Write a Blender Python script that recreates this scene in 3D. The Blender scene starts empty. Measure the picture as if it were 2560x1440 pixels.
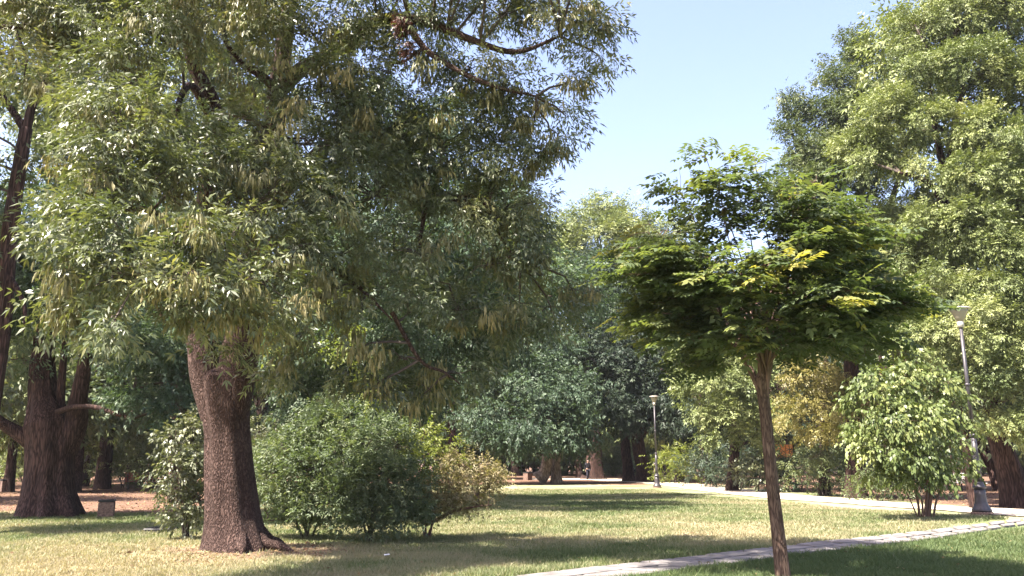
import bpy, math, random
import numpy as np
from mathutils import Vector

R = math.radians
rng = np.random.default_rng(7)
random.seed(7)
C = bpy.data.collections.new("park")
bpy.context.scene.collection.children.link(C)
scene = bpy.context.scene

# ------------------------------------------------------------------ camera
F = 2050.0                       # focal length in photo pixels (2560 wide)
CAMH = 1.55
PITCH = math.atan((1155 - 720) / F)
cam_d = bpy.data.cameras.new("camera")
cam_d.sensor_width = 36.0
cam_d.lens = 36.0 * F / 2560.0
cam_d.clip_start = 0.1
cam_d.clip_end = 2000
cam = bpy.data.objects.new("camera", cam_d)
C.objects.link(cam)
cam.location = (0, 0, CAMH)
cam.rotation_euler = (R(90) + PITCH, 0, 0)
scene.camera = cam
CP, SP = math.cos(PITCH), math.sin(PITCH)


def ray(px, py):
    u = (px - 1280) / F
    v = (720 - py) / F
    return np.array([u, CP - v * SP, SP + v * CP])


def P(px, py, Y):
    """world point seen at a photo pixel, Y metres ahead of the camera"""
    d = ray(px, py)
    return np.array([0, 0, CAMH]) + d * (Y / d[1])


def hz(x, y):
    """height of the ground"""
    x = np.asarray(x, float); y = np.asarray(y, float)
    b = 0.17 * np.exp(-((x - 13) / 6) ** 2 - ((y - 22.7) / 5) ** 2)
    b = b + 0.05 * np.exp(-((x + 5) / 1.6) ** 2 - ((y - 15) / 1.6) ** 2)
    b = b + 0.03 * np.sin(x * 0.35 + 1) * np.sin(y * 0.28)
    return b


def G(px, py):
    d = ray(px, py)
    z = 0.0
    for _ in range(12):
        t = (z - CAMH) / d[2]
        q = np.array([0, 0, CAMH]) + d * t
        z = float(hz(q[0], q[1]))
    return np.array([q[0], q[1], z])


# ------------------------------------------------------------------ noise
_lat = np.random.default_rng(11).random((256, 256))


def vnoise(x, y):
    xi = np.floor(x).astype(int); yi = np.floor(y).astype(int)
    fx = x - xi; fy = y - yi
    fx = fx * fx * (3 - 2 * fx); fy = fy * fy * (3 - 2 * fy)
    a = _lat[xi % 256, yi % 256]; b = _lat[(xi + 1) % 256, yi % 256]
    c = _lat[xi % 256, (yi + 1) % 256]; d = _lat[(xi + 1) % 256, (yi + 1) % 256]
    return (a * (1 - fx) + b * fx) * (1 - fy) + (c * (1 - fx) + d * fx) * fy


def fbm(x, y, s, o=0.0, n=4):
    x = np.asarray(x, float) * s + o; y = np.asarray(y, float) * s + o * 1.7
    r = 0; a = 0.5; t = 0
    for _ in range(n):
        r = r + a * vnoise(x, y); t += a
        x = x * 2.03 + 17.1; y = y * 2.03 + 5.3; a *= 0.5
    return r / t


def sstep(a, b, v):
    t = np.clip((v - a) / (b - a), 0, 1)
    return t * t * (3 - 2 * t)


# ------------------------------------------------------------------ mesh helpers
def npmesh(name, V, faces_n, idx, mats, attrs=None, smooth=False, mat_idx=None):
    """V (n,3); faces_n verts per face (3 or 4); idx flat loop indices"""
    me = bpy.data.meshes.new(name)
    V = np.ascontiguousarray(V, np.float32)
    nf = len(idx) // faces_n
    me.vertices.add(len(V)); me.vertices.foreach_set('co', V.ravel())
    me.loops.add(len(idx)); me.loops.foreach_set('vertex_index', np.ascontiguousarray(idx, np.int32))
    me.polygons.add(nf)
    me.polygons.foreach_set('loop_start', np.arange(0, nf * faces_n, faces_n, dtype=np.int32))
    me.polygons.foreach_set('loop_total', np.full(nf, faces_n, np.int32))
    if smooth:
        me.polygons.foreach_set('use_smooth', np.ones(nf, bool))
    for m in (mats if isinstance(mats, (list, tuple)) else [mats]):
        me.materials.append(m)
    if mat_idx is not None:
        me.polygons.foreach_set('material_index', np.ascontiguousarray(mat_idx, np.int32))
    for k, (dom, arr) in (attrs or {}).items():
        a = me.attributes.new(k, 'FLOAT', dom)
        a.data.foreach_set('value', np.ascontiguousarray(arr, np.float32))
    me.update(calc_edges=True)
    return me


class MB:
    """collects quads/tris into one mesh"""
    def __init__(self):
        self.v = []; self.f = []; self.n = 0

    def add(self, v, f):
        v = np.asarray(v, float).reshape(-1, 3)
        self.v.append(v); self.f += [tuple(int(i) + self.n for i in q) for q in f]
        self.n += len(v)
        return self

    def box(self, c, s, rz=0.0, tilt=(0, 0), bev=0.0):
        c = np.asarray(c, float); hx, hy, hh = s[0] / 2, s[1] / 2, s[2] / 2
        b = min(bev, hx * .9, hy * .9, hh * .9)
        if b <= 0:
            v = [(sx * hx, sy * hy, sz * hh) for sz in (-1, 1) for sx, sy in ((-1, -1), (1, -1), (1, 1), (-1, 1))]
            f = [(3, 2, 1, 0), (4, 5, 6, 7)] + [(i, (i + 1) % 4, 4 + (i + 1) % 4, 4 + i) for i in range(4)]
        else:
            v = []
            for (z, k) in ((-hh, b), (-hh + b, 0), (hh - b, 0), (hh, b)):
                for sx, sy in ((-1, -1), (1, -1), (1, 1), (-1, 1)):
                    v.append((sx * (hx - k), sy * (hy - k), z))
            f = [(3, 2, 1, 0), (12, 13, 14, 15)]
            for r_ in range(3):
                f += [(4 * r_ + i, 4 * r_ + (i + 1) % 4, 4 * r_ + 4 + (i + 1) % 4, 4 * r_ + 4 + i) for i in range(4)]
        v = np.array(v)
        v[:, 2] += v[:, 0] * tilt[0] + v[:, 1] * tilt[1]
        ca, sa = math.cos(rz), math.sin(rz)
        x = v[:, 0] * ca - v[:, 1] * sa; y = v[:, 0] * sa + v[:, 1] * ca
        return self.add(np.stack([x, y, v[:, 2]], 1) + c, f)

    def lathe(self, prof, n=20, c=(0, 0, 0), flute=0):
        v = []; f = []
        for r_, z in prof:
            for i in range(n):
                a = 2 * math.pi * i / n
                v.append((r_ * math.cos(a) + c[0], r_ * math.sin(a) + c[1], z + c[2]))
        for j in range(len(prof) - 1):
            f += [(j * n + i, j * n + (i + 1) % n, (j + 1) * n + (i + 1) % n, (j + 1) * n + i) for i in range(n)]
        if prof[0][0] > 1e-4: f.append(tuple(range(n))[::-1])
        if prof[-1][0] > 1e-4: f.append(tuple((len(prof) - 1) * n + i for i in range(n)))
        return self.add(v, f)

    def tube(self, pts, rad, n=10, sub=4, shape=None, cap=True):
        pts = np.asarray(pts, float); rad = np.asarray(rad, float)
        q, rr = smooth_line(pts, rad, sub)
        v, f = tube_vf(q, rr, n, shape)
        self.add(v, f)
        if cap:
            k = self.n - n
            self.f.append(tuple(range(k, k + n)))
        return self

    def build(self, name, mat, parent=None, smooth=False):
        me = bpy.data.meshes.new(name)
        me.from_pydata(np.concatenate(self.v).tolist(), [], self.f)
        me.materials.append(mat)
        if smooth:
            me.polygons.foreach_set('use_smooth', np.ones(len(me.polygons), bool))
        me.update()
        return link(name, me, parent)


def smooth_line(p, r, sub):
    """Catmull-Rom through the points"""
    if len(p) < 3 or sub < 2:
        return p, r
    pp = np.concatenate([[2 * p[0] - p[1]], p, [2 * p[-1] - p[-2]]])
    rr = np.concatenate([[r[0]], r, [r[-1]]])
    out = []; ro = []
    for i in range(1, len(pp) - 2):
        for k in range(sub):
            t = k / sub
            a, b, c, d = pp[i - 1], pp[i], pp[i + 1], pp[i + 2]
            out.append(0.5 * ((2 * b) + (c - a) * t + (2 * a - 5 * b + 4 * c - d) * t * t + (3 * b - a - 3 * c + d) * t ** 3))
            ro.append(rr[i] * (1 - t) + rr[i + 1] * t)
    out.append(p[-1]); ro.append(r[-1])
    return np.array(out), np.array(ro)


def tube_vf(q, rr, n, shape=None):
    T = np.gradient(q, axis=0)
    T /= np.linalg.norm(T, axis=1, keepdims=True) + 1e-9
    ref = np.array([1.0, 0, 0]) if abs(T[0][0]) < 0.8 else np.array([0, 1.0, 0])
    v = []
    a = np.arange(n) * 2 * math.pi / n
    for i in range(len(q)):
        u = ref - T[i] * ref.dot(T[i]); u /= np.linalg.norm(u) + 1e-9
        w = np.cross(T[i], u); ref = u
        rad = rr[i] * (shape(a, i / (len(q) - 1), q[i]) if shape else np.ones(n))
        v.append(q[i] + np.outer(np.cos(a) * rad, u) + np.outer(np.sin(a) * rad, w))
    f = []
    for j in range(len(q) - 1):
        f += [(j * n + i, j * n + (i + 1) % n, (j + 1) * n + (i + 1) % n, (j + 1) * n + i) for i in range(n)]
    return np.concatenate(v), f


def link(name, me, parent=None):
    o = bpy.data.objects.new(name, me)
    C.objects.link(o)
    if parent is not None:
        o.parent = parent
    return o


def tag(o, label=None, cat=None, group=None, kind=None):
    if label: o['label'] = label
    if cat: o['category'] = cat
    if group: o['group'] = group
    if kind: o['kind'] = kind
    return o


def thing(name, loc, label, cat, group=None, rz=0.0):
    o = bpy.data.objects.new(name, None)
    o.empty_display_size = 0.3
    C.objects.link(o)
    o.location = tuple(float(a) for a in loc); o.rotation_euler = (0, 0, rz)
    return tag(o, label, cat, group)


def copy_tree(o, parent=None):
    c = o.copy(); C.objects.link(c)
    if parent is not None: c.parent = parent
    for ch in [x for x in C.objects if x.parent == o]:
        copy_tree(ch, c)
    return c


# ------------------------------------------------------------------ materials
def new_mat(name):
    m = bpy.data.materials.new(name); m.use_nodes = True
    nt = m.node_tree; nt.nodes.clear()
    out = nt.nodes.new('ShaderNodeOutputMaterial')
    return m, nt, out


def ramp(nt, fac, cols):
    r = nt.nodes.new('ShaderNodeValToRGB')
    el = r.color_ramp.elements
    while len(el) < len(cols): el.new(0.5)
    for e, (p, c) in zip(el, cols):
        e.position = p; e.color = (*c, 1)
    nt.links.new(fac, r.inputs[0])
    return r.outputs[0]


def leaf_mat(name, cols, trans=0.35, tboost=(1.25, 1.35, 0.55), rough=0.45, spec=0.4):
    m, nt, out = new_mat(name)
    at = nt.nodes.new('ShaderNodeAttribute'); at.attribute_name = 'tone'
    col = ramp(nt, at.outputs['Fac'], cols)
    pr = nt.nodes.new('ShaderNodeBsdfPrincipled')
    pr.inputs['Roughness'].default_value = rough
    pr.inputs['Specular IOR Level'].default_value = spec
    nt.links.new(col, pr.inputs['Base Color'])
    tr = nt.nodes.new('ShaderNodeBsdfTranslucent')
    mx = nt.nodes.new('ShaderNodeMix'); mx.data_type = 'RGBA'; mx.blend_type = 'MULTIPLY'
    mx.inputs[0].default_value = 1
    mx.inputs[7].default_value = (*tboost, 1)
    nt.links.new(col, mx.inputs[6]); nt.links.new(mx.outputs[2], tr.inputs[0])
    ms = nt.nodes.new('ShaderNodeMixShader'); ms.inputs[0].default_value = trans
    nt.links.new(pr.outputs[0], ms.inputs[1]); nt.links.new(tr.outputs[0], ms.inputs[2])
    nt.links.new(ms.outputs[0], out.inputs[0])
    return m


def bark_mat(name, dark, mid, light, scale=9.0, bump=0.6, stretch=0.32):
    m, nt, out = new_mat(name)
    L = nt.links.new
    tc = nt.nodes.new('ShaderNodeTexCoord')
    mp = nt.nodes.new('ShaderNodeMapping'); mp.inputs['Scale'].default_value = (1, 1, stretch)
    L(tc.outputs['Object'], mp.inputs[0])
    n0 = nt.nodes.new('ShaderNodeTexNoise'); n0.inputs['Scale'].default_value = scale * .6
    L(mp.outputs[0], n0.inputs['Vector'])
    add = nt.nodes.new('ShaderNodeMix'); add.data_type = 'RGBA'; add.blend_type = 'LINEAR_LIGHT'
    add.inputs[0].default_value = 0.12
    L(mp.outputs[0], add.inputs[6]); L(n0.outputs['Color'], add.inputs[7])
    vo = nt.nodes.new('ShaderNodeTexVoronoi'); vo.feature = 'DISTANCE_TO_EDGE'
    vo.inputs['Scale'].default_value = scale
    L(add.outputs[2], vo.inputs['Vector'])
    n1 = nt.nodes.new('ShaderNodeTexNoise'); n1.inputs['Scale'].default_value = scale * 3; n1.inputs['Detail'].default_value = 5
    L(mp.outputs[0], n1.inputs['Vector'])
    n2 = nt.nodes.new('ShaderNodeTexNoise'); n2.inputs['Scale'].default_value = 1.3; n2.inputs['Detail'].default_value = 3
    L(tc.outputs['Object'], n2.inputs['Vector'])
    mr = nt.nodes.new('ShaderNodeMapRange'); mr.inputs['From Max'].default_value = 0.28
    L(vo.outputs['Distance'], mr.inputs[0])
    mu = nt.nodes.new('ShaderNodeMath'); mu.operation = 'MULTIPLY_ADD'
    L(mr.outputs[0], mu.inputs[0]); mu.inputs[1].default_value = 0.6
    sc_ = nt.nodes.new('ShaderNodeMath'); sc_.operation = 'MULTIPLY'; sc_.inputs[1].default_value = 0.5
    L(n1.outputs[0], sc_.inputs[0]); L(sc_.outputs[0], mu.inputs[2])
    col = ramp(nt, mu.outputs[0], [(0.18, dark), (0.5, mid), (0.9, light)])
    mx = nt.nodes.new('ShaderNodeMix'); mx.data_type = 'RGBA'; mx.blend_type = 'MULTIPLY'; mx.inputs[0].default_value = 0.75
    L(col, mx.inputs[6]); L(ramp(nt, n2.outputs[0], [(0.3, (.6, .55, .5)), (0.7, (1.2, 1.15, 1.1))]), mx.inputs[7])
    pr = nt.nodes.new('ShaderNodeBsdfPrincipled'); pr.inputs['Roughness'].default_value = 0.9
    pr.inputs['Specular IOR Level'].default_value = 0.15
    L(mx.outputs[2], pr.inputs['Base Color'])
    bp = nt.nodes.new('ShaderNodeBump'); bp.inputs['Strength'].default_value = bump; bp.inputs['Distance'].default_value = 0.05
    L(mu.outputs[0], bp.inputs['Height']); L(bp.outputs[0], pr.inputs['Normal'])
    L(pr.outputs[0], out.inputs[0])
    return m


def plain_mat(name, col, rough=0.6, var=0.25, scale=20.0, metal=0.0, spec=0.4, bump=0.1):
    m, nt, out = new_mat(name)
    L = nt.links.new
    tc = nt.nodes.new('ShaderNodeTexCoord')
    n = nt.nodes.new('ShaderNodeTexNoise'); n.inputs['Scale'].default_value = scale; n.inputs['Detail'].default_value = 6
    L(tc.outputs['Object'], n.inputs['Vector'])
    a = tuple(c * (1 - var) for c in col); b = tuple(min(1, c * (1 + var)) for c in col)
    c = ramp(nt, n.outputs[0], [(0.3, a), (0.7, b)])
    pr = nt.nodes.new('ShaderNodeBsdfPrincipled')
    pr.inputs['Roughness'].default_value = rough; pr.inputs['Metallic'].default_value = metal
    pr.inputs['Specular IOR Level'].default_value = spec
    L(c, pr.inputs['Base Color'])
    bp = nt.nodes.new('ShaderNodeBump'); bp.inputs['Strength'].default_value = bump; bp.inputs['Distance'].default_value = 0.02
    L(n.outputs[0], bp.inputs['Height']); L(bp.outputs[0], pr.inputs['Normal'])
    L(pr.outputs[0], out.inputs[0])
    return m


M = {}
M['ash'] = leaf_mat('ash_leaf', [(0, (.046, .060, .032)), (.4, (.090, .110, .056)), (.75, (.155, .17, .080)), (1, (.27, .26, .12))], .22, (1.35, 1.4, .45), .40, .45)
M['keys'] = leaf_mat('ash_keys', [(0, (.12, .125, .05)), (.5, (.19, .18, .075)), (1, (.34, .29, .135))], .3, (1.1, 1.08, .6))
M['dead'] = leaf_mat('dead_leaf', [(0, (.05, .02, .015)), (1, (.11, .045, .03))], .25, (1.2, .8, .6))
M['robinia'] = leaf_mat('robinia_leaf', [(0, (.050, .072, .040)), (.45, (.092, .122, .060)), (.8, (.17, .185, .066)), (1, (.25, .225, .065))], .42, (1.25, 1.3, .5), .5, .3)
M['sunny'] = leaf_mat('sunny_leaf', [(0, (.085, .112, .044)), (.5, (.162, .192, .076)), (1, (.29, .305, .135))], .2, (1.2, 1.28, .5), .5, .3)
M['olive'] = leaf_mat('olive_leaf', [(0, (.052, .072, .034)), (.5, (.09, .115, .052)), (1, (.155, .175, .082))], .24, (1.25, 1.3, .5), .5, .3)
M['blue'] = leaf_mat('blue_green_leaf', [(0, (.034, .056, .036)), (.5, (.060, .092, .056)), (1, (.11, .15, .085))], .28, (1.25, 1.35, .55), .5, .25)
M['dark'] = leaf_mat('dark_leaf', [(0, (.016, .027, .018)), (.5, (.030, .046, .030)), (1, (.065, .085, .05))], .18, rough=.55, spec=.25)  # dark species; the grove's shade is also put into this leaf colour
M['soft'] = leaf_mat('soft_leaf', [(0, (.062, .086, .05)), (.5, (.105, .138, .078)), (1, (.18, .205, .115))], .3, rough=.5, spec=.3)
M['gold'] = leaf_mat('golden_leaf', [(0, (.12, .11, .035)), (.5, (.19, .17, .06)), (1, (.28, .23, .09))], .3)
M['broad'] = leaf_mat('broad_leaf', [(0, (.050, .074, .024)), (.5, (.104, .134, .044)), (1, (.21, .225, .08))], .2, rough=.45, spec=.3)
M['pale'] = leaf_mat('pale_leaf', [(0, (.06, .072, .042)), (.5, (.11, .122, .07)), (1, (.20, .20, .12))], .22, rough=.45)
M['pinkish'] = leaf_mat('turning_leaf', [(0, (.13, .115, .06)), (.5, (.22, .19, .10)), (1, (.34, .26, .17))], .3, rough=.5, spec=.3)
M['lime'] = leaf_mat('lime_leaf', [(0, (.09, .12, .025)), (1, (.19, .21, .05))], .38)
M['bark'] = bark_mat('ridged_bark', (.030, .019, .017), (.068, .044, .039), (.105, .071, .063), 20, .9, .33)
M['bark_dark'] = bark_mat('dark_bark', (.012, .007, .007), (.040, .024, .022), (.085, .053, .047), 13, .7, .12)
M['bark_young'] = bark_mat('young_bark', (.035, .023, .018), (.085, .058, .046), (.15, .108, .085), 22, .4, .15)
M['bark_pale'] = bark_mat('pale_bark', (.16, .12, .10), (.3, .24, .2), (.42, .35, .30), 6)
M['twig'] = plain_mat('twig_bark', (.06, .045, .036), .85, .4, 6)
M['twig_red'] = plain_mat('reddish_twig', (.11, .065, .05), .8, .4, 6)
M['twig_grey'] = plain_mat('grey_twig', (.22, .19, .16), .8, .3, 6)

# ------------------------------------------------------------------ foliage
def unit(v):
    return v / (np.linalg.norm(v, axis=-1, keepdims=True) + 1e-9)


def T_pinnate(n, ang, ln, wd, t0=0.15, term=True):
    t = []
    for i in range(n):
        s = 1 if i % 2 else -1
        f = t0 + (0.95 - t0) * (i // 2) / max(1, (n // 2 - (0 if n % 2 else 1)) or 1)
        k = 1 - 0.25 * abs(f - 0.5)
        t.append((min(f, 1), s * ang, ln * k, wd))
    if term: t.append((0.97, 0.0, ln * 1.05, wd))
    return t


TPL = {
    'ash': T_pinnate(6, 0.85, .46, .115),
    'robinia': T_pinnate(10, 1.15, .31, .165),
    'twig5': T_pinnate(4, 0.9, .55, .2),
    'twig7': T_pinnate(6, 0.95, .5, .17),
    'broad': [(0.0, .5, .6, .36), (.3, -.8, .6, .36), (.65, .6, .55, .34), (.9, -.2, .55, .33)],
    'keys': [(t_, a_, .75, .13) for t_, a_ in ((0, .35), (.05, -.4), (.12, .15), (.2, -.2), (.3, .3), (.38, -.3), (.45, .05))],
}


def leaves(Pp, D, N, L, tmpl, tone, rg, droop=0.25, fold=0.18, twist=0.45):
    n = len(Pp); k = len(tmpl)
    D = unit(D); N = unit(N - D * np.sum(N * D, 1, keepdims=True)); S = np.cross(D, N)
    V = np.empty((n, k, 4, 3), np.float32)
    for j, (t, a, l, w) in enumerate(tmpl):
        an = (a + rg.normal(0, .14, n))[:, None]
        ld = np.cos(an) * D + np.sin(an) * S
        ld[:, 2] -= droop * rg.uniform(.4, 1.4, n)
        ld = unit(ld)
        nn = N + twist * rg.normal(0, 1, (n, 3))
        nn = unit(nn - ld * np.sum(nn * ld, 1, keepdims=True))
        wd = np.cross(ld, nn)
        b = Pp + D * (t * L)[:, None]
        b = b - np.array([0, 0, 1]) * (droop * .35 * t * t * L)[:, None]
        ll = (l * L * rg.uniform(.75, 1.2, n))[:, None]
        ww = (w * L * rg.uniform(.8, 1.2, n))[:, None]
        V[:, j, 0] = b
        V[:, j, 1] = b + ld * ll * .45 + wd * ww * .5 + nn * ww * fold
        V[:, j, 2] = b + ld * ll - np.array([0, 0, .12]) * ll
        V[:, j, 3] = b + ld * ll * .45 - wd * ww * .5 + nn * ww * fold
    tn = np.clip(np.repeat(tone, k) + rg.normal(0, .07, n * k), 0, 1)
    return V.reshape(-1, 3), tn


def leaf_mesh(name, parts, mat, origin):
    V = np.concatenate([p[0] for p in parts]) - np.asarray(origin, np.float32)
    tn = np.concatenate([p[1] for p in parts])
    return npmesh(name, V, 4, np.arange(len(V), dtype=np.int32), mat, {'tone': ('FACE', tn)})


def pxclumps(lst, default_depth=1.0):
    """(px, py, Y, rx_px, ry_px[, weight]) -> world ellipsoids"""
    out = []
    rj = np.random.default_rng(int(abs(lst[0][0]) + abs(lst[0][1])) + len(lst))
    for e in lst:
        px, py, Y, rx, ry = e[:5]
        w = (e[5] if len(e) > 5 else 1.0) * rj.uniform(.65, 1.4)
        s = Y / F * rj.uniform(.84, 1.14)
        out.append((P(px, py, Y), np.array([rx * s, default_depth * .5 * (rx + ry) * s, ry * s]), w))
    return out


def sub_centres(clumps, dens, rg, shell=0.5):
    cs = []; od = []; cid = []; tn = []
    for i, (c, r, w) in enumerate(clumps):
        n = max(2, int(dens * w * (r[0] * r[1] * r[2]) ** (2 / 3)))
        d = unit(rg.normal(0, 1, (n, 3)))
        d[:, 2] = np.where(d[:, 2] < -0.75, -d[:, 2], d[:, 2])
        rad = shell + (1 - shell) * rg.random(n) ** .6
        rad *= rg.uniform(.8, 1.15, n)
        cs.append(c + d * r * rad[:, None]); od.append(d)
        cid += [i] * n; tn.append(np.clip(.45 + rg.normal(0, .17, n) + rg.normal(0, .08), 0, 1))
    return np.concatenate(cs), np.concatenate(od), np.array(cid), np.concatenate(tn)


def fill(cs, od, tn, per, subr, rg, outw=.6, up=.55, droop_axis=.25, flat=.75):
    n = len(cs) * per
    k = np.repeat(np.arange(len(cs)), per)
    off = rg.normal(0, 1, (n, 3)) * np.array([1, 1, flat]) * subr
    Pp = cs[k] + off
    D = od[k] * outw + unit(off + 1e-6) * .55 + rg.normal(0, .35, (n, 3))
    D[:, 2] -= droop_axis
    N = np.array([0, 0, up]) + od[k] * .45 + rg.normal(0, .45, (n, 3))
    return Pp, unit(D), N, np.clip(tn[k] + rg.normal(0, .1, n), 0, 1)


def twig_mesh(A, B, r0, r1, rg, sag=.08, bend=.12):
    """curved three-sided twigs from A to B, as (V, idx)"""
    n = len(A)
    d = B - A; ln = np.linalg.norm(d, axis=1, keepdims=True)
    m1 = A + d * .38 + rg.normal(0, bend, (n, 3)) * ln; m1[:, 2:] += sag * ln
    m2 = A + d * .72 + rg.normal(0, bend * .7, (n, 3)) * ln; m2[:, 2:] += sag * .8 * ln
    pts = np.stack([A, m1, m2, B], 1)
    T = unit(d); u = unit(np.cross(T, np.array([.3, .2, 1.0]))); w = np.cross(T, u)
    rr = np.stack([r0, r0 * .75 + r1 * .25, r0 * .35 + r1 * .65, r1], 1)
    V = np.empty((n, 4, 3, 3))
    for j in range(3):
        a = 2 * math.pi * j / 3
        V[:, :, j] = pts + (math.cos(a) * u + math.sin(a) * w)[:, None, :] * rr[:, :, None]
    b = (np.arange(n) * 12)[:, None, None, None]
    s = np.arange(3)[None, :, None, None] * 3; j = np.arange(3)[None, None, :, None]
    q = np.concatenate([b + s + j, b + s + (j + 1) % 3, b + s + 3 + (j + 1) % 3, b + s + 3 + j], 3)
    return V.reshape(-1, 3), q.reshape(-1)


def twigs(clumps, cs, cid, limb_pts, rg, rbig=.03, rsmall=.008, mat=None, origin=(0, 0, 0)):
    cc = np.array([c[0] for c in clumps])
    near = []
    for c in cc:
        d2 = np.linalg.norm(limb_pts - c, axis=1) + np.maximum(0, limb_pts[:, 2] - c[2]) * .3
        near.append(limb_pts[np.argmin(d2)])
    near = np.array(near)
    V1, I1 = twig_mesh(near, cc, np.full(len(cc), rbig), np.full(len(cc), rbig * .45), rg, .1, .1)
    A = cc[cid] * .75 + near[cid] * .25
    V2, I2 = twig_mesh(A, cs, np.full(len(cs), rsmall * 1.6), np.full(len(cs), rsmall * .5), rg)
    V = np.concatenate([V1, V2]) - np.asarray(origin)
    return npmesh('twigs', V, 4, np.concatenate([I1, I2 + len(V1)]), mat or M['twig'], smooth=True)


def limb_samples(lines):
    out = []
    for pts, rad in lines:
        q, _ = smooth_line(np.asarray(pts, float), np.asarray(rad, float), 5)
        out.append(q)
    return np.concatenate(out)


def flute(seed, amt=.16, flare=.35, lobes=5, hflare=.12):
    r_ = random.Random(seed)
    ph = [r_.uniform(0, 6.28) for _ in range(6)]
    def s(a, t, q):
        fl = flare * math.exp(-t / hflare)
        base = 1 + .05 * np.sin(a * 3 + ph[0] + t * 4) + .035 * np.sin(a * 7 + ph[1] - t * 5)
        rid = np.sin(a * lobes + ph[2] + t * 1.2) * .6 + np.sin(a * (lobes + 3) + ph[3] - t) * .4
        return base + fl * (1 + .75 * rid) + amt * rid * .55
    return s


def build_tree(name, label, cat, base, trunk, limbs, clumps, leafspec, group=None, bark='bark_dark',
               seed=1, twigmat='twig', trunk_shape=None, trunk_n=24, rbig=.03, cname='crown', want_twigs=True, rsmall=.008):
    """trunk/limbs: (pts, radii); leafspec: list of dicts (tpl, mat, dens, per, subr, L, ...)"""
    rg = np.random.default_rng(seed)
    base = np.asarray(base, float)
    t = thing(name, base, label, cat, group)
    mb = MB(); mb.tube(np.asarray(trunk[0]) - base, trunk[1], trunk_n, 6, trunk_shape or flute(seed))
    mb.build('trunk', M[bark], t, True)
    for pts, rad in limbs:
        MB().tube(np.asarray(pts) - base, rad, 10, 5, flute(seed + 3, .06, 0, 3)).build('limb', M[bark], t, True)
    lp = limb_samples([trunk] + limbs)
    first = True
    for sp in leafspec:
        cl = sp.get('clumps', clumps)
        cs, od, cid, tn = sub_centres(cl, sp['dens'], rg, sp.get('shell', .5))
        a = fill(cs, od, tn, sp['per'], sp['subr'], rg, sp.get('outw', .6), sp.get('up', .55), sp.get('axis', .25), sp.get('flat', .75))
        L = sp['L'] * rg.uniform(.55, 1.35, len(a[0]))
        V, tone = leaves(a[0], a[1], a[2], L, TPL[sp['tpl']], a[3], rg, sp.get('droop', .25))
        me = leaf_mesh(sp.get('name', cname), [(V, tone)], M[sp['mat']], base)
        o = link(sp.get('name', cname), me, t)
        if sp.get('stuff'): o['kind'] = 'stuff'
        if first and want_twigs:
            tw = link('twigs', twigs(cl, cs, cid, lp, rg, rbig, rsmall, M[twigmat], base), t)
            tw['kind'] = 'stuff'
        first = False
    return t


def ground_pt(px, Y):
    x = (px - 1280) / F * Y * 1.0
    # exact: depth along the axis differs a little from Y
    for _ in range(3):
        z = float(hz(x, Y))
        depth = CP * Y + SP * (z - CAMH)
        x = (px - 1280) / F * depth
    return np.array([x, Y, z])


def Ppath(lst):
    return [P(*e) for e in lst]


#@@GROUND
# ------------------------------------------------------------------ ground
def edge_pts(lst):
    return np.array([G(*e) for e in lst])


far_up = edge_pts([(1330, 1195), (1480, 1196), (1590, 1200), (1700, 1207), (1800, 1217), (1920, 1231), (2060, 1243), (2160, 1251), (2300, 1262), (2450, 1270), (2600, 1277), (2800, 1286)])
far_lo = edge_pts([(1330, 1199), (1480, 1201), (1620, 1210), (1720, 1223), (1810, 1235), (1930, 1247), (2060, 1257), (2160, 1264), (2300, 1274), (2440, 1285), (2600, 1298), (2800, 1312)])
near_up = edge_pts([(1170, 1462), (1330, 1440), (1487, 1422), (1615, 1408), (1792, 1386), (1940, 1370), (2137, 1348), (2334, 1328), (2481, 1308), (2560, 1299), (2700, 1288), (2900, 1278)])
near_lo = edge_pts([(1440, 1464), (1615, 1440), (1772, 1421), (1880, 1406), (1975, 1393), (2110, 1377), (2280, 1357), (2420, 1338), (2510, 1321), (2580, 1311), (2720, 1299), (2920, 1288)])


def dens_line(p, n):
    q, _ = smooth_line(p, np.ones(len(p)), 8)
    s = np.concatenate([[0], np.cumsum(np.linalg.norm(np.diff(q, axis=0), axis=1))])
    u = np.linspace(0, s[-1], n)
    return np.stack([np.interp(u, s, q[:, k]) for k in range(3)], 1), s[-1]


def path_dist(x, y, up, lo):
    """signed-ish distance to a path band: <0 inside"""
    c = (dens_line(up, 160)[0] + dens_line(lo, 160)[0]) / 2
    h = np.linalg.norm(dens_line(up, 160)[0] - dens_line(lo, 160)[0], axis=1) / 2
    best = np.full(x.shape, 1e9)
    for i in range(160):
        d = np.hypot(x - c[i, 0], y - c[i, 1]) - h[i]
        best = np.minimum(best, d)
    return best


def zone_soil(x, y):
    n = fbm(x, y, .35, 3.1); n2 = fbm(x, y, 1.4, 8.0)
    px = 1280 + x / np.maximum(y, 1) * F * 1.0
    s = sstep(24.3, 27.5, y + (n - .5) * 4) * sstep(700, 560, px)
    s = np.maximum(s, sstep(56, 61, y + (n - .5) * 6) * sstep(1760, 1600, px))
    # under the trees beyond the sandy path
    yb = np.interp(px, [1500, 1700, 1800, 1920, 2060, 2160, 2300, 2450, 2600, 2900], [60, 61, 56, 47, 41, 36.5, 31.5, 28, 26, 25])
    s = np.maximum(s, sstep(-.5, 1.5, y - yb + (n - .5) * 3) * sstep(1500, 1700, px))
    # trodden ground round the big trunk
    s = np.maximum(s, .85 * sstep(1.9, .7, np.hypot((x + 4.4) / 1.35, y - 14.9) + (n2 - .5) * 1.6))
    s = np.maximum(s, .7 * sstep(1.3, .2, np.hypot((x + 1.6) / 2.2, (y - 33.5) / 1.2) + (n2 - .5) * .8))
    return np.clip(s, 0, 1)


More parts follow.
